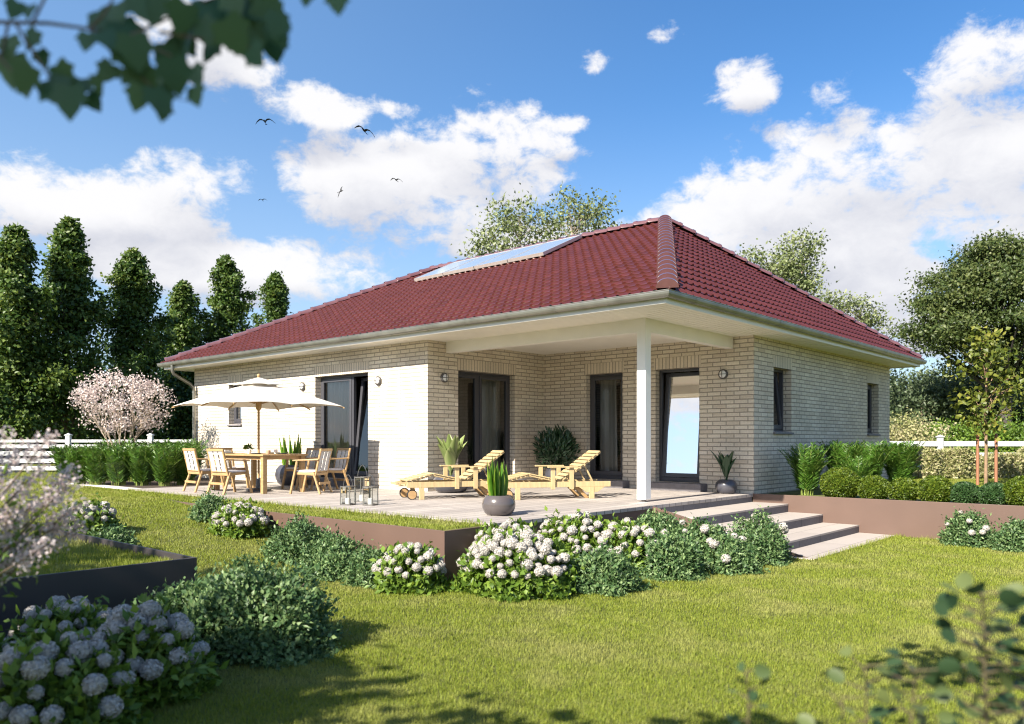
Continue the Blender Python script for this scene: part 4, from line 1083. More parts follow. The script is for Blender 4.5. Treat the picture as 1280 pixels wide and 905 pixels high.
# ------------------------------------------------------------------ fences
def fence(p0, p1, nspan, h, lab, rails, zb=.6):
    p0 = Vector(p0); p1 = Vector(p1); d = (p1-p0); L = d.length; d.normalize()
    t = root('fence', (p0.x, p0.y, zb), lab, 'fence', None, math.atan2(d.y, d.x))
    for i in range(nspan+1):
        x = L*i/nspan; mb = MB(); mb.box((x-.07,-.07,-.3), (x+.07,.07,h+.12)); mb.prism([(x-.095,-.095,h+.12),(x+.095,-.095,h+.12),(x+.095,.095,h+.12),(x-.095,.095,h+.12)], (0,0,.03))
        mb.add([(x-.085,-.085,h+.15),(x+.085,-.085,h+.15),(x+.085,.085,h+.15),(x-.085,.085,h+.15),(x,0,h+.21)], [(0,1,4),(1,2,4),(2,3,4),(3,0,4),(3,2,1,0)])
        obj('post', mb, M['fence'], t, bevel=.008)
    for z0, z1 in rails:
        for i in range(nspan):
            mb = MB(); mb.box((L*i/nspan+.0705,-.02,z0), (L*(i+1)/nspan-.0705,.02,z1)); obj('rail', mb, M['fence'], t, bevel=.005)
fence(tuple(ray(-330, HZ, 25.5)), tuple(ray(290, HZ, 25.9)), 6, 1.06, 'white post and board fence on the left, behind the blossom tree', [(.05,.19),(.29,.43),(.53,.67),(.77,.89),(.96,1.05)])
a = ray(1120, HZ, 24.6); b = ray(1400, HZ, 25.2)
fence((a.x-1.5*RT.x, a.y-1.5*RT.y, 0), (b.x, b.y, 0), 3, 1.0, 'white post and rail fence on the right, behind the pale hedge', [(.12,.28),(.48,.64),(.84,1.0)])
# pale hedge
a = ray(1146, HZ, 21.4); b = ray(1340, HZ, 22.2); d = (b-a); L = d.length; nx_ = Vector((-d.y, d.x, 0)).normalized()
a.z = b.z = .57
t = root('hedge', (a.x, a.y, .57), 'pale variegated hedge in front of the right white fence', 'hedge')
n = 16000; u = rng.random(n)*L; hgt = .70+.10*np.sin(u*2.1)+.07*np.sin(u*5.3+1)
side = rng.random(n); cx = .30*np.where(rng.random(n) < .75, np.sign(rng.random(n)-.7)*(.7+.3*rng.random(n)), rng.random(n)*2-1); zz = hgt*rng.random(n)**.7
P = np.array([d.x, d.y, 0])/L*u[:, None] + np.array([nx_.x, nx_.y, 0])*(cx*(1+.2*np.sin(u*7)))[:, None] + np.array([0,0,1.])*zz[:, None]
obj('foliage', tri_mesh('foliage', *leaf_geo(P, rdir(n)*.8+np.array([0,0,.6]), rdir(n)+np.array([-FW.x,-FW.y,.4]), .085*(.6+.8*rng.random(n)), .045)), M['l_hedge'], t)
mb = MB()
for i in range(40):
    q = d.normalized()*(L*(i+.5)/40); mb.tube([q, q+Vector((random.uniform(-.1,.1), random.uniform(-.1,.1), .55))], [.012,.005], 5)
obj('stem', mb, M['bark'], t)

# ------------------------------------------------------------------ trees
def crown_leaves(cl, per, cr, L, W, flat=.65, up=.2, out=None):
    """cl: clump centres (n,3); leaves spread through each clump"""
    n = len(cl)*per; c = np.repeat(cl, per, 0); rr = np.repeat(np.broadcast_to(np.asarray(cr, float), (len(cl),)), per)
    off = rng.normal(size=(n, 3))*.5; off[:, 2] *= flat
    P = c + off*rr[:, None]
    o_ = unit(off + rdir(n)*.3)
    D = unit(rdir(n)*.8 + o_*.6 + np.array([0,0,up*.3])); N = unit(o_*1.0 + rdir(n)*.45 + np.array([0,0,.55]))
    r_ = np.clip(np.repeat(rng.normal(.5, .16, len(cl)), per) + rng.normal(0, .2, n), 0, 1)
    return leaf_geo(P, D, N, L*(.6+.8*rng.random(n)), W*(.6+.8*rng.random(n)), .15, r_)
def trunk(H, r0, cl, nl, bend=.03, base=0.0, wob=.0):
    mb = MB(); K = 9; sp = []
    ph = random.random()*6
    for i in range(K):
        t_ = i/(K-1); sp.append(Vector((bend*H*math.sin(t_*3+ph)*t_, bend*H*math.cos(t_*2.3+ph)*t_, -.2 + (H*.92+.2)*t_)))
    mb.tube(sp, [r0*(1.25 if i == 0 else 1)*(1-.88*i/(K-1)) for i in range(K)], 9)
    sel = rng.choice(len(cl), min(nl, len(cl)), replace=False)
    for j in sel:
        c = Vector(cl[j]); zt = max(base, c.z - (Vector((c.x, c.y, 0)).length)*.9); zt = min(zt, H*.85)
        t_ = min(1, max(0, zt/(H*.92))); i = min(K-2, int(t_*(K-1))); s = sp[i].lerp(sp[i+1], t_*(K-1)-i)
        m_ = s.lerp(c, .5) + Vector((random.uniform(-.1,.1), random.uniform(-.1,.1), random.uniform(-.05,.2)))*(c-s).length*.5
        rr = r0*(1-.85*t_)*.42
        mb.tube([s, m_, c], [rr, rr*.6, rr*.15], 5, False)
    return mb
def ell_clumps(n, rx, ry, rz, cz, inner=.45, lump=0.2):
    d = rdir(n); rr = inner + (1-inner)*rng.random(n)**.5
    ph = rng.random(3)*6
    rr *= 1 + lump*np.sin(d[:,0]*3.3+ph[0])*np.sin(d[:,2]*3.7+ph[1]) + lump*.6*np.sin(d[:,1]*6+ph[2])
    return d*rr[:, None]*np.array([rx, ry, rz]) + np.array([0, 0, cz])
def col_clumps(n, H, rb, base):
    """upright tree: rounded towers, ragged outline"""
    z = base + (H-base)*rng.random(n)**.85; t_ = (z-base)/(H-base)
    prof = rb*np.clip((1.0-t_)*1.25+.07, .06, 1)*np.clip(.6+t_*2.2, 0, 1)
    a = rng.random(n)*2*PI; rr = prof*(.5+.5*rng.random(n)**.5)*(1+.38*np.sin(3*a+z*.9)+.30*np.sin(z*1.7+a*2))
    return np.stack([rr*np.cos(a), rr*np.sin(a), z], -1)
def shoots(n, H, rb, base):
    """upright tree as leafy shoots: each branch climbs outward and carries tapering tufts"""
    P = []; Rr = []
    for i in range(n):
        t_ = ((i+.5)/n)**.9; z0 = base + (H-base)*t_*.93; a = i*2.399+random.uniform(-.5,.5)
        Ln = (rb*(1-t_)**1.05*1.25+.22)*random.uniform(.45,1.38)
        el_ = random.uniform(.55,1.0)+.5*t_; d = np.array([math.cos(a)*math.cos(el_), math.sin(a)*math.cos(el_), math.sin(el_)])
        Ln = min(Ln/math.cos(el_)*.72, (H-.15-z0)/(d[2]+1.5*math.cos(el_)))
        for s, rr in ((.30,.62),(.55,.60),(.78,.48),(.97,.30)):
            P.append(np.array([0,0,z0]) + d*Ln*s); Rr.append(rr*(.36+.85*(1-t_))*random.uniform(.8,1.25)+.10)
    for dz, rr in ((.18,.16),(.45,.24),(.8,.32),(1.3,.42)): P.append(np.array([0,0,H-dz])); Rr.append(rr)
    return np.array(P), np.array(Rr)
def tree(name, loc, H, r0, cl, per, cr, L, W, mat, bark, label, cat, group=None, nl=26, base=1.0, **kw):
    t = root(name, loc, label, cat, group)
    obj('trunk', trunk(H, r0, cl, nl, base=base), bark, t, smooth=True)
    obj('crown', tri_mesh('crown', *crown_leaves(cl, per, cr, L, W, **kw)), mat, t)
    return t
def base_at(px, D): q = ray(px, HZ, D); return Vector((q.x, q.y, .55))
def zpx(py, D): return CAM.z + (HZ-py)/FPX*D - .55
gp = 'tall upright trees behind the left fence'
tl = [(20,276,31,2.05,'upright dark tree at the left picture edge'), (86,266,33,2.25,'tallest upright tree, second from the left edge'), (167,305,36,2.2,'upright tree behind the pink blossom tree'),
      (229,346,40,1.75,'shorter upright tree between the blossom tree and the roof'), (283,314,42,2.1,'upright tree standing just left of the roof eave'), (345,336,46,2.0,'upright tree peeping over the left hip of the roof')]
for px, py, D, rb, lab in tl:
    Ht = zpx(py, D)-.2; cl, crad = shoots(48, Ht, rb, .5)
    tree('upright_tree', base_at(px, D), Ht, .24, cl, 140, crad, .16, .125, M['l_tree'], M['bark'], lab, 'tree', gp, 40)
# undergrowth that closes the view beneath them
gp = 'dark shrubs behind the left fence'
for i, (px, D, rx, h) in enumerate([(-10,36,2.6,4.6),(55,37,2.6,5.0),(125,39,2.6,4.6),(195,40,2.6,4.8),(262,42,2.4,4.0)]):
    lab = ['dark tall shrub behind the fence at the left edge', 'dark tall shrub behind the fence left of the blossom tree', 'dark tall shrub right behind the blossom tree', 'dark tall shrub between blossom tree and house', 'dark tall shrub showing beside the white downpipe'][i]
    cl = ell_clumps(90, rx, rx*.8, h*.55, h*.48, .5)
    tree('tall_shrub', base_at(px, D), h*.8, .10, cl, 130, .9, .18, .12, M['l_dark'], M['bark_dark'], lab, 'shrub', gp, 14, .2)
# big oak and paler trees on the right
D = 36
cl = np.concatenate([ell_clumps(230, 4.0, 3.6, 2.7, zpx(392,D), .45, .22), ell_clumps(30, 2.3, 2.3, 1.0, zpx(335,D), .5)])
tree('oak_tree', base_at(1256, D), zpx(330, D), .34, cl, 240, .85, .15, .10, M['l_oak'], M['bark_dark'], 'big dark green spreading tree on the right', 'tree', None, 60, 3.0, flat=.45)
gp = 'pale grey green trees beyond the right fence'
for i, (px, D, top, rx) in enumerate([(1155,44,462,3.6),(1098,52,480,3.0),(1225,48,470,4.0),(1300,42,440,3.6)]):
    Ht = zpx(top, D); cl = ell_clumps(130, rx, rx, Ht*.5, Ht*.52, .5, .2)
    lab = ['pale round tree just right of the house wall, beyond the fence', 'pale tree mostly hidden by the right house wall', 'pale tree low behind the big dark tree trunk', 'pale tree at the right picture edge beyond the fence'][i]
    tree('pale_tree', base_at(px, D), Ht*.85, .2, cl, 150, 1.0, .19, .13, M['l_far'], M['bark'], lab, 'tree', gp, 18, .8)
gp = 'yellowish shrubs behind the right fence'
for i, (px, D, top, rx) in enumerate([(1130,29,524,1.1),(1185,30,532,1.3),(1235,30,528,1.2),(1285,29,520,1.3)]):
    Ht = zpx(top, D); cl = ell_clumps(50, rx, rx*.9, Ht*.5, Ht*.5, .5, .15)
    lab = ['yellow green shrub beside the house above the right fence', 'yellow green shrub left of the young tree above the fence', 'yellow green shrub behind the young tree above the fence', 'yellow green shrub at the right edge above the fence'][i]
    tree('garden_shrub', base_at(px, D), Ht*.8, .05, cl, 110, .6, .10, .07, M['l_hedge'] if i == 0 else M['l_hyd'], M['bark'], lab, 'shrub', gp, 10, .2)
# airy birches behind the roof
def birch(px, D, blobs, lab, per=24):
    t0 = base_at(px, D); cls = []
    for bx, by, brx, brz, n in blobs:
        c = ray(bx, by, D) - t0; k = D/FPX
        e = ell_clumps(n, brx*k, brx*k*.8, brz*k, 0, .25, .25) + np.array(c)
        cls.append(e)
    cl = np.concatenate(cls); Ht = cl[:, 2].max()
    tree('birch_tree', t0, Ht, .16, cl, per, .60, .16, .11, M['l_birch'], M['bark_pale'], lab, 'tree', 'light airy trees behind the roof', 60, 3.5)
birch(655, 36, [(640,272,34,26,34),(622,300,30,30,30),(670,285,34,24,26),(600,312,18,14,12)], 'airy pale tree behind the ridge, above the left solar panels')
birch(722, 37, [(715,262,24,22,20),(742,258,20,20,16),(735,282,30,18,18),(700,285,26,20,16),(762,288,14,10,6)], 'airy pale tree behind the ridge, above the right solar panels')
birch(995, 38, [(992,322,24,30,40),(1000,352,30,26,36),(965,338,30,16,22),(1015,310,12,14,10),(940,322,12,8,6)], 'light green tree behind the right hip of the roof', 36)
birch(1070, 42, [(1050,385,26,14,24),(1085,402,20,16,22),(1035,375,14,10,8)], 'small light green tree low over the right end of the roof', 36)

# young staked tree
p = G(1232, 606, .6); Dv = (p-CAM).dot(FW); k = Dv/FPX
t = root('young_tree', (p.x, p.y, .57), 'young yellow green maple held between two stakes on the right lawn', 'tree')
mb = MB(); Ht = 150*k*1.0
mb.tube([(0,0,-.1),(.01,0,.9),(-.01,.01,1.7),(.02,.0,2.6),(0,.02,3.5)], [.038,.034,.03,.018,.006], 8)
cl = []
for i in range(80):
    z = 1.30 + 2.2*rng.random()**1.0; w = .78*math.sin(min(1, (z-1.12)/2.5)*PI)**.8*(1-.22*(z-1.3)/2.4); a = rng.random()*6.28; q = w*math.sqrt(rng.random())
    c = (q*math.cos(a), q*math.sin(a), z); cl.append(c)
    if i % 3 == 0: mb.tube([(0,0,max(1.1, z-.5*q-.25)), (c[0]*.5, c[1]*.5, z-.12), c], [.012,.008,.003], 5, False)
obj('trunk', mb, M['sapling'], t, smooth=True)
obj('crown', tri_mesh('crown', *crown_leaves(np.array(cl), 15, .28, .115, .09, up=-.5)), M['l_young'], t)
for px, lab in ((1222, 'reddish wooden stake left of the young tree'), (1245, 'reddish wooden stake right of the young tree')):
    q = G(px, 605.5, .6)
    mb = MB(); mb.tube([(0,0,-.2),(0,0,1.18),(0,0,1.21)], [.036,.034,.022], 9); s_ = root('tree_stake', (q.x, q.y, .57), lab, 'stake', 'stakes holding the young tree')
    obj('stake_pole', mb, M['stake'], s_, smooth=50)
    mb = MB(); v = Vector((p.x-q.x, p.y-q.y, 0)); 
    mb.tube([(0,0,.88), v*.5+Vector((0,0,.885)), v*.92+Vector((0,0,.88))], .010, 6); obj('strap', mb, M['rubber'], s_)

# pink blossom tree on the left
p = G(152, 600, .6); t = root('blossom_tree', (p.x, p.y, .57), 'pale pink blossoming small tree behind the left green hedge', 'tree')
D = (p-CAM).dot(FW); k = D/FPX; mb = MB(); P_ = []; tips = []
tp = ell_clumps(150, 1.22, 1.15, .82, 2.02, .45, .16); tp = tp[tp[:, 2] > 1.32]
stems = []
for i in range(8):
    a = i*.785+.2; q = Vector((math.cos(a), math.sin(a), 0)); f = random.uniform(.22, .34)
    pth = [q*.03+Vector((0,0,-.1)), q*.10+Vector((0,0,.45)), q*(f+.02)+Vector((.02,0,1.0)), q*(f*2.0)+Vector((0,.02,1.55))]
    mb.tube(pth, [.034,.026,.020,.013], 7, False); stems.append(pth)
for c in tp[::2]:
    c = Vector(c); k = min(range(8), key=lambda j: (stems[j][3]-c).length); p0 = stems[k][2].lerp(stems[k][3], random.random())
    m_ = p0.lerp(c, .5) + Vector((random.uniform(-.05,.05), random.uniform(-.05,.05), random.uniform(-.02,.08)))
    mb.tube([p0, m_, c], [.011,.007,.003], 5, False)
obj('trunk', mb, M['bark_pale'], t, smooth=True)
def blossom(cl, per, cr, s):
    n = len(cl)*per; off = rng.normal(size=(n,3))*.45; Pn = np.repeat(cl, per, 0) + off*cr
    D_ = rdir(n); S_ = unit(np.cross(D_, unit(off+rdir(n)*.4)))
    V_ = np.stack([Pn-D_*s, Pn-S_*s, Pn+D_*s, Pn+S_*s], 1).reshape(-1,3); b_ = (np.arange(n)*4)[:, None]
    return V_, np.concatenate([b_+np.array([[0,1,2]]), b_+np.array([[0,2,3]])], 1).reshape(-1,3), np.repeat(rng.random(n), 4)
obj('blossom', tri_mesh('blossom', *blossom(tp, 34, .20, .026)), M['petal_pink'], t)

# blurred blossom shrub in the planter at the left edge
p = G(30, 727, .5); q_ = ray(-130, HZ, 3.5); t = root('plume_shrub', (q_.x, q_.y, 0), 'blurred pale pink plumed shrub leaning in from the left picture edge', 'shrub')
mb = MB(); cls = []; lv = []
tg = [(8,545),(28,560),(62,545),(30,602),(75,612),(90,600),(15,640),(45,628),(70,655),(100,630),(90,585),(60,680),(20,675),(35,690),(105,655),(0,600),(-20,570),(-30,640),(50,585),(84,640),(38,665)]
b0 = Vector(t.location)
for i, (px, py) in enumerate(tg):
    e = ray(px, py, 3.5+random.uniform(-.25,.25)) - b0; base = Vector((random.uniform(-.2,.1), random.uniform(-.15,.15), -.03)); m_ = base.lerp(e, .5) + Vector((0,0,.32))
    mb.tube([base, m_, e], [.009,.006,.003], 5, False)
    dr = (e-m_).normalized(); nrm = dr.orthogonal().normalized()
    for j in range(9):
        f = j/8; cls.append(e - dr*.17*f + nrm*random.uniform(-.04,.04)*f + dr.cross(nrm)*random.uniform(-.04,.04)*f)
    for j in range(5): lv.append(m_.lerp(e, random.random()*.6) + Vector((random.uniform(-.05,.05),)*3))
obj('stem', mb, M['bark'], t)
obj('plume', tri_mesh('plume', *blossom(np.array([v[:] for v in cls]), 20, .050, .0080)), M['petal_plume'], t)
obj('foliage', tri_mesh('foliage', *crown_leaves(np.array([v[:] for v in lv]), 4, .10, .05, .022)), M['l_hyd'], t)

# ------------------------------------------------------------------ maple over the left foreground: it shades the bushes and its bough hangs into view
def maple_leaf(n, P, D, N, size):
    """five lobed leaf, slightly cupped"""
    out = np.array([(0,0),(.18,-.08),(.42,-.08),(.42,.12),(.58,.36),(.38,.44),(.30,.64),(.0,1.0)])
    pts = [tuple(q) for q in out] + [(-a, b) for a, b in out[::-1][1:-1]]
    m = len(pts); xy = np.array([(0,.30)] + pts)
    D = unit(D); S = unit(np.cross(D, N)); N2 = np.cross(S, D)
    z = -.12*(xy[:,0]**2) - .10*(xy[:,1]**2)
    V_ = P[:,None,:] + (S[:,None,:]*xy[None,:,0,None] + D[:,None,:]*xy[None,:,1,None] + N2[:,None,:]*z[None,:,None])*size[:,None,None]
    f = np.array([(0, i+1, (i+1) % m + 1) for i in range(m)])
    F_ = (np.arange(n)*(m+1))[:,None,None] + f[None]
    return V_.reshape(-1,3), F_.reshape(-1,3), np.repeat(rng.random(n), m+1)
mp = Vector((-1.5,-16.7,0)); t = root('maple_tree', mp, 'foreground maple whose blurred leafy bough hangs into the upper left', 'tree')
mb = MB()
mb.tube([(0,0,-.3),(.05,0,1.2),(-.05,.05,2.6),(.0,.1,4.2),(.1,.1,6.2)], [.22,.17,.14,.10,.03], 10)
cl = np.concatenate([ell_clumps(170, 2.6, 1.9, 1.6, 5.2, .2, .2), ell_clumps(34, .62, .5, .42, 0, .1)+np.array([3.35,2.05,4.6])])
cl_hi = ell_clumps(60, .55, .26, .24, 0, .1)+np.array([5.12+1.5,-12.15+16.7,4.0])  # unseen leaf clump added to keep the sun off the hanging bough
for j in rng.choice(len(cl), 46, replace=False):
    c = Vector(cl[j]); s = Vector((0,.05,max(2.0, c.z-1.2))); mb.tube([s, s.lerp(c,.5)+Vector((0,0,.15)), c], [.05,.03,.008], 5, False)
# the bough that enters the picture
bz = lambda px, py, d: ray(px, py, d) - mp
main = [Vector((.0,.08,3.4)), Vector((2.2,.6,3.7)), bz(-900,-60,2.6), bz(-420,10,1.9), bz(-60,26,1.62), bz(60,29,1.58), bz(112,36,1.56), bz(160,46,1.55), bz(215,70,1.54)]
mb.tube(main, [.012,.006,.005,.0045,.0042,.0038,.003,.0025,.002], 7, False)
twigs = [[(20,30),(35,55),(55,85),(70,110)], [(40,30),(60,-10),(75,-40)], [(112,36),(128,20),(150,-15)], [(112,36),(135,60),(165,85),(200,118),(240,128)], [(160,46),(215,20),(260,0),(320,-20)], [(200,40),(260,50),(320,60)], [(320,-20),(370,-12),(405,-8)], [(10,28),(6,50),(0,75)], [(-40,24),(-10,60),(20,95)]]
MLp = []; 
for tw in twigs:
    pts = [bz(px, py, 1.55+random.uniform(-.02,.02)) for px, py in tw]; mb.tube(pts, [.0035-.0007*i for i in range(len(pts))], 5, False)
obj('trunk', mb, M['bark'], t, smooth=True)
lf = [(10,60,45),(45,50,40),(5,85,60),(35,98,55),(60,118,60),(85,125,58),(100,115,55),(70,95,46),(110,128,35),(48,72,30),(22,12,34),(38,16,30),
      (122,28,48),(128,52,42),(150,45,60),(165,62,60),(175,80,62),(150,72,50),(190,100,58),(195,125,52),(180,115,45),(205,70,55),(214,92,60),(242,120,40),(225,50,50),(232,20,55),(200,10,60),(170,8,55),(260,20,64),(280,45,66),(300,15,70),(320,42,66),(335,20,60),(340,62,46),(300,58,60),(270,62,50),(312,74,48),(342,45,44),(250,40,50),(286,2,60),(332,0,60),(420,4,40),(384,-4,30),(140,92,40),(205,138,34),(18,82,46),(28,105,44),(74,108,44),(118,104,34),(160,98,46),(176,122,44),(215,110,44),(240,96,40),(232,62,50),(318,58,50),(296,40,56),(348,30,44),(146,20,50),(110,52,36)]
Pl=[]; Dl=[]; Sz=[]
for px, py, s in lf:
    d = 1.55+random.uniform(-.07,.07); q = bz(px, py-s*.30, d); Pl.append(q[:]); sz = s*.74*d/FPX; Sz.append(sz)
    a = random.uniform(-.7,.7); Dl.append((RT*math.sin(a)*1.0 - UP*math.cos(a) + FW*random.uniform(-.4,.4))[:])
n = len(lf); Nl = np.array([(-FW.x,-FW.y,.0)]*n) + rng.normal(size=(n,3))*.35
big = maple_leaf(n, np.array(Pl), np.array(Dl), Nl, np.array(Sz))
# shade giving crown (and two boughs above the camera that throw the shadows at the bottom of the lawn)
def clump_leaves(c, per, cr, sz):
    m_ = len(c)*per; off = rng.normal(size=(m_,3))*.5*cr; off[:,2] *= .6
    return maple_leaf(m_, np.repeat(c, per, 0)+off, unit(rdir(m_)*.8-np.array([0,0,.4])), unit(rdir(m_)*.7+np.array([0,0,1.])), sz*(.7+.6*rng.random(m_)))
over = np.array([(5.15,-8.95,3.25),(5.35,-8.75,3.3),(5.6,-8.7,3.3),(5.0,-9.2,3.3),(3.6,-11.85,3.2),(3.9,-11.75,3.25),(3.3,-12.0,3.3)]) - np.array(mp)
crown = join_geo([clump_leaves(cl, 52, .70, .17), clump_leaves(cl_hi, 14, .24, .13)]); ov = clump_leaves(over, 26, .34, .12)
obj('crown', tri_mesh('crown', *join_geo([big, crown, ov])), M['l_maple'], t)
mb = MB()
for g_ in (over[:4], over[4:]):
    c0 = Vector(g_.mean(axis=0))+Vector((0,-.15,.35)); mb.tube([Vector((0,.1,5.2)), c0*.45+Vector((0,-.4,4.6)), c0*.85+Vector((0,-.2,2.2)), c0], [.008,.006,.004,.003], 6, False)
    for c in g_: mb.tube([c0, Vector(c)], [.003,.002], 5, False)
obj('limb', mb, M['bark'], t, smooth=True)

# blurred round leaved shoots in the right foreground
def shoot(px, py, d, base_px, nl, s, lab, wid=1.0):
    top = ray(px, py, d); b = ray(base_px, HZ, d); b.z = 0
    t = root('garden_shoot', b, lab, 'plant', 'blurred shoots in the right foreground')
    e = top-b; mb = MB(); m_ = e*.5+Vector((random.uniform(-.05,.05), random.uniform(-.05,.05), 0)); mb.tube([(0,0,-.05), m_, e], [.006,.0045,.002], 6, False)
    Pn=[]; Dn=[]
    for i in range(nl):
        f = 1-.62*(i/nl)**1.1; c = (m_.lerp(e, (f-.5)*2) if f > .5 else m_*(f*2)); a = i*2.4
        sd = Vector((math.cos(a), math.sin(a), .25)); o_ = sd*random.uniform(.03,.13)*wid*(1.25-f*.6)
        mb.tube([c, c+o_], [.003,.0015], 4, False); Pn.append((c+o_)[:]); Dn.append((sd+Vector((0,0,random.uniform(-.3,.4))))[:])
    Pn = np.array(Pn); Dn = np.array(Dn); n = len(Pn)
    # round leaves: hexagon-like discs
    k = 9; an = np.linspace(0, 2*PI, k, endpoint=False); D_ = unit(Dn); Nn = unit(rdir(n)*.7+np.array([0,0,.6])); S_ = unit(np.cross(D_, Nn)); N2 = np.cross(S_, D_)
    sz = s*(.6+.6*rng.random(n)); ctr = Pn + D_*(sz*.5)[:,None]
    ringv = ctr[:,None,:] + (D_[:,None,:]*np.cos(an)[None,:,None] + S_[:,None,:]*np.sin(an)[None,:,None]*.85)*(sz*.5)[:,None,None] + N2[:,None,:]*(.12*sz)[:,None,None]*np.abs(np.sin(an))[None,:,None]
    V_ = np.concatenate([ctr[:,None,:], ringv], 1).reshape(-1,3); f = np.array([(0,i+1,(i+1)%k+1) for i in range(k)])
    F_ = ((np.arange(n)*(k+1))[:,None,None]+f[None]).reshape(-1,3)
    obj('stem', mb, M['shoot_stem'], t); obj('foliage', tri_mesh('foliage', V_, F_, np.repeat(rng.random(n), k+1)), M['l_fore'], t)
shoot(1228, 742, 1.8, 1262, 110, .048, 'tallest blurred leafy shoot at the right picture edge', 1.0)
shoot(1288, 775, 1.85, 1296, 95, .048, 'blurred leafy shoot leaning in from the right picture edge', 1.1)
shoot(1145, 838, 1.8, 1165, 70, .046, 'blurred pale shoot right of the bottom centre', 1.0)
shoot(1082, 832, 1.85, 1090, 38, .042, 'blurred bluish shoot at the bottom between two others', .8)
shoot(1052, 872, 1.75, 1060, 24, .040, 'short blurred shoot at the bottom edge', .8)
shoot(934, 838, 1.85, 948, 34, .040, 'thin blurred shoot furthest left at the bottom edge', .6)
SAT, VAL, HUE = 1.28, .74, .503
# ------------------------------------------------------------------ sky, sun, camera
EXPO = 1.43
sun_dir = Vector((.035, -1, .74)).normalized()          # towards the sun
el = math.asin(sun_dir.z); az = math.atan2(sun_dir.x, sun_dir.y)
w = bpy.data.worlds.new('World'); SC.world = w; w.use_nodes = True
nt = w.node_tree
for n in list(nt.nodes): nt.nodes.remove(n)
L = nt.links.new
def m(op, a, b=None, c=None, clamp=False):
    n = nt.nodes.new('ShaderNodeMath'); n.operation = op; n.use_clamp = clamp
    for i, v in enumerate((a, b, c)):
        if v is None: continue
        if isinstance(v, (int, float)): n.inputs[i].default_value = v
        else: L(v, n.inputs[i])
    return n.outputs[0]
out = nt.nodes.new('ShaderNodeOutputWorld'); bg = nt.nodes.new('ShaderNodeBackground'); L(bg.outputs[0], out.inputs[0])
STR = .102; bg.inputs['Strength'].default_value = STR
sky = nt.nodes.new('ShaderNodeTexSky'); sky.sky_type = 'NISHITA'; sky.sun_disc = False; sky.sun_elevation = el; sky.sun_rotation = az
sky.air_density = 1.0; sky.dust_density = .9; sky.ozone_density = 2.5
tc = nt.nodes.new('ShaderNodeTexCoord'); sx = nt.nodes.new('ShaderNodeSeparateXYZ'); L(tc.outputs['Generated'], sx.inputs[0])
X_, Y_, Z_ = sx.outputs
# azimuth measured from north-west (the way the house front is seen), elevation: both fixed to the world
a_ = m('ADD', m('MULTIPLY', X_, RT.x), m('MULTIPLY', Y_, RT.y)); b_ = m('ADD', m('MULTIPLY', X_, FW.x), m('MULTIPLY', Y_, FW.y))
AZ = m('ARCTAN2', a_, b_); EL = m('ARCSINE', Z_)
hs = nt.nodes.new('ShaderNodeHueSaturation'); hs.inputs['Saturation'].default_value = SAT; hs.inputs['Value'].default_value = VAL; hs.inputs['Hue'].default_value = HUE
L(sky.outputs[0], hs.inputs['Color'])
def noise(scale, detail, rough, vec, w4=None, dist=0):
    n = nt.nodes.new('ShaderNodeTexNoise'); n.inputs['Scale'].default_value = scale; n.inputs['Detail'].default_value = detail; n.inputs['Roughness'].default_value = rough; n.inputs['Distortion'].default_value = dist
    L(vec, n.inputs['Vector']); return n.outputs['Fac']
vc = nt.nodes.new('ShaderNodeCombineXYZ'); L(AZ, vc.inputs[0]); L(m('MULTIPLY', EL, 1.45), vc.inputs[1])
N1 = noise(5.5, 11, .60, vc.outputs[0]); N2 = noise(24, 10, .66, vc.outputs[0], dist=.3); N0 = noise(2.6, 3, .5, vc.outputs[0])
def pe(px, py): return math.atan((px-640)/FPX), math.atan((HZ-py)/math.hypot(FPX, px-640))
CL = [(60,255,120,42),(165,262,90,40),(245,235,70,42),(225,275,70,30),(20,235,60,40),(415,135,66,20),(500,136,36,10),(520,225,130,52),(600,185,95,48),(450,235,80,45),(560,270,100,40),(650,235,60,30),(700,155,45,10),
      (240,40,70,52),(300,85,38,15),(330,340,150,40),(180,330,90,34),(420,345,80,36),(640,300,120,30),
      (942,101,32,22),(1055,108,34,28),(1000,250,130,60),(1100,215,170,70),(1230,200,150,75),(1180,150,90,40),(1230,75,90,42),(1190,95,70,34),(900,290,100,40),(1060,300,220,60),(1220,270,160,60),(1180,400,120,40),(1060,395,80,40),(1120,350,120,55),(1250,340,90,50),(820,300,70,28),(745,76,20,12),(825,42,28,9)]
def field(dv):
    f = None
    E2 = EL if dv == 0 else m('ADD', EL, dv)
    for px, py, rx, ry in CL:
        a0, e0 = pe(px, py); k = math.cos(a0)
        ra = rx/FPX*k*k*1.14; re = ry/FPX*k*1.14
        u = m('MULTIPLY', m('SUBTRACT', AZ, a0), 1/ra); v = m('MULTIPLY', m('SUBTRACT', E2, e0), 1/re)
        wt = min(1.0, .34+rx/170); q = m('MULTIPLY', m('SUBTRACT', 1.0, m('ADD', m('MULTIPLY', u, u), m('MULTIPLY', v, v))), wt)
        f = q if f is None else m('SMOOTH_MAX', f, q, .35)
    return m('MAXIMUM', f, -1.6)
f0 = field(0); f1 = field(.045)
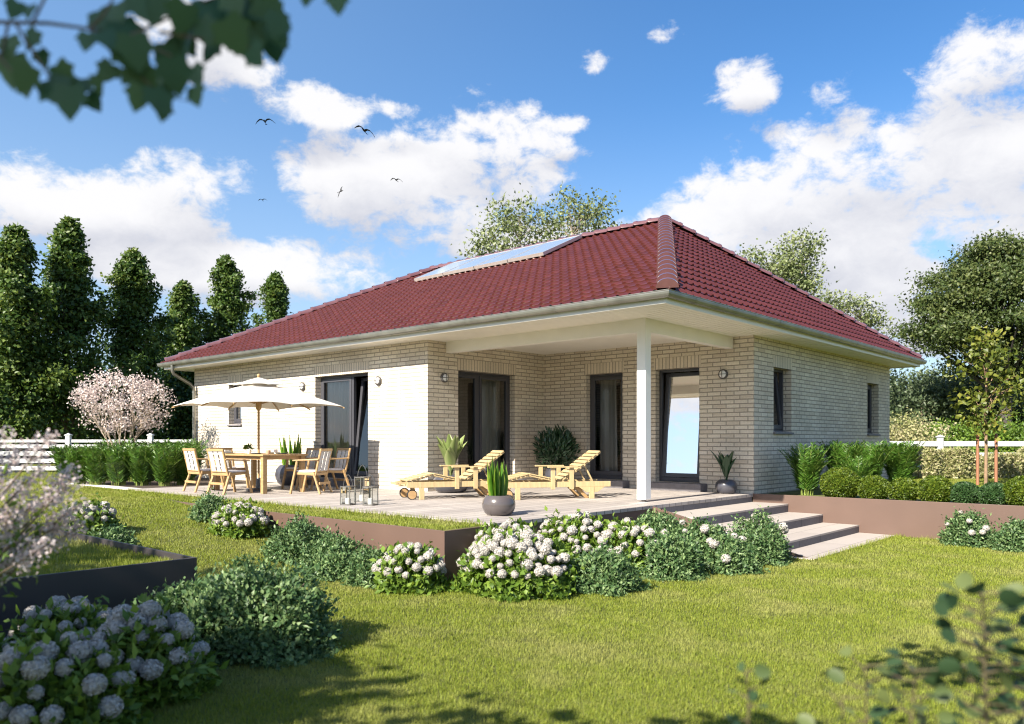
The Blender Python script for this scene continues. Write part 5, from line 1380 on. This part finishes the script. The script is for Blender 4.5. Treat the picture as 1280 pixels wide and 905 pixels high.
# anything outside the photographed part of the sky gets a loose field of the same clouds
outside = m('MULTIPLY', m('SUBTRACT', N0, .60), 7)
far = m('GREATER_THAN', m('ABSOLUTE', AZ), .72)
def dens(f):
    ff = m('ADD', m('MULTIPLY', f, m('SUBTRACT', 1.0, far)), m('MULTIPLY', outside, far))
    return m('ADD', m('ADD', ff, m('MULTIPLY', m('SUBTRACT', N1, .5), 5.4)), m('MULTIPLY', m('SUBTRACT', N2, .5), 2.5))
d0 = dens(f0); d1 = dens(f1)
def sstep(v, lo, hi):
    n = nt.nodes.new('ShaderNodeMapRange'); n.interpolation_type = 'SMOOTHSTEP'; n.inputs['From Min'].default_value = lo; n.inputs['From Max'].default_value = hi; L(v, n.inputs['Value']); return n.outputs[0]
cov = sstep(d0, -.14, .74)
lit = sstep(m('ADD', m('SUBTRACT', d0, d1), m('MULTIPLY', m('SUBTRACT', N2, .5), 1.3)), -1.0, .9)
K = 1/(STR*2**EXPO)
cr = nt.nodes.new('ShaderNodeMix'); cr.data_type = 'RGBA'; L(lit, cr.inputs['Factor'])
cr.inputs['A'].default_value = (.63*K,.645*K,.73*K,1); cr.inputs['B'].default_value = (1.02*K,1.01*K,1.02*K,1)
hz = nt.nodes.new('ShaderNodeMix'); hz.data_type = 'RGBA'; L(sstep(AZ, .45, -.75), hz.inputs['Factor']); hz.inputs['B'].default_value = (.44*K,.68*K,1.0*K,1); L(hs.outputs[0], hz.inputs['A'])
hzf = hz.inputs['Factor'].links[0].from_socket; L(m('MULTIPLY', hzf, .36), hz.inputs['Factor'])
hz2 = nt.nodes.new('ShaderNodeMix'); hz2.data_type = 'RGBA'; L(m('MULTIPLY', sstep(EL, .42, .02), .62), hz2.inputs['Factor']); hz2.inputs['B'].default_value = (.60*K,.76*K,.97*K,1); L(hz.outputs['Result'], hz2.inputs['A'])
mx = nt.nodes.new('ShaderNodeMix'); mx.data_type = 'RGBA'; L(m('MULTIPLY', cov, .97), mx.inputs['Factor']); L(hz2.outputs['Result'], mx.inputs['A']); L(cr.outputs['Result'], mx.inputs['B'])
L(mx.outputs['Result'], bg.inputs['Color'])
w.cycles.sampling_method = 'MANUAL'; w.cycles.sample_map_resolution = 1024

sl = bpy.data.lights.new('sun', 'SUN'); sl.energy = 4.8; sl.angle = R(.5); sl.color = (1.0, .915, .78)
so = bpy.data.objects.new('sun', sl); COL.objects.link(so); so.location = (0, -20, 20)
so.rotation_euler = (-sun_dir).to_track_quat('-Z', 'Y').to_euler()

cd = bpy.data.cameras.new('camera'); co = bpy.data.objects.new('camera', cd); COL.objects.link(co)
co.location = CAM; co.rotation_euler = (R(90), 0, math.asin(.6655))
cd.sensor_width = 36; cd.lens = FPX/1280*36; cd.shift_y = (HZ-452.5)/1280; cd.clip_end = 2000; cd.clip_start = .05
cd.dof.use_dof = True; cd.dof.focus_distance = 13.5; cd.dof.aperture_fstop = 1.75
SC.camera = co
vs = SC.view_settings; vs.view_transform = 'Standard'; vs.look = 'None'; vs.gamma = 1; vs.exposure = EXPO
try: vs.use_curve_mapping = False
except Exception: pass
cy = SC.cycles
cy.max_bounces = 7; cy.diffuse_bounces = 4; cy.glossy_bounces = 3; cy.transmission_bounces = 4; cy.transparent_max_bounces = 10
cy.caustics_reflective = False; cy.caustics_refractive = False; cy.use_denoising = True
cy.sample_clamp_indirect = 12; cy.filter_width = 1.15
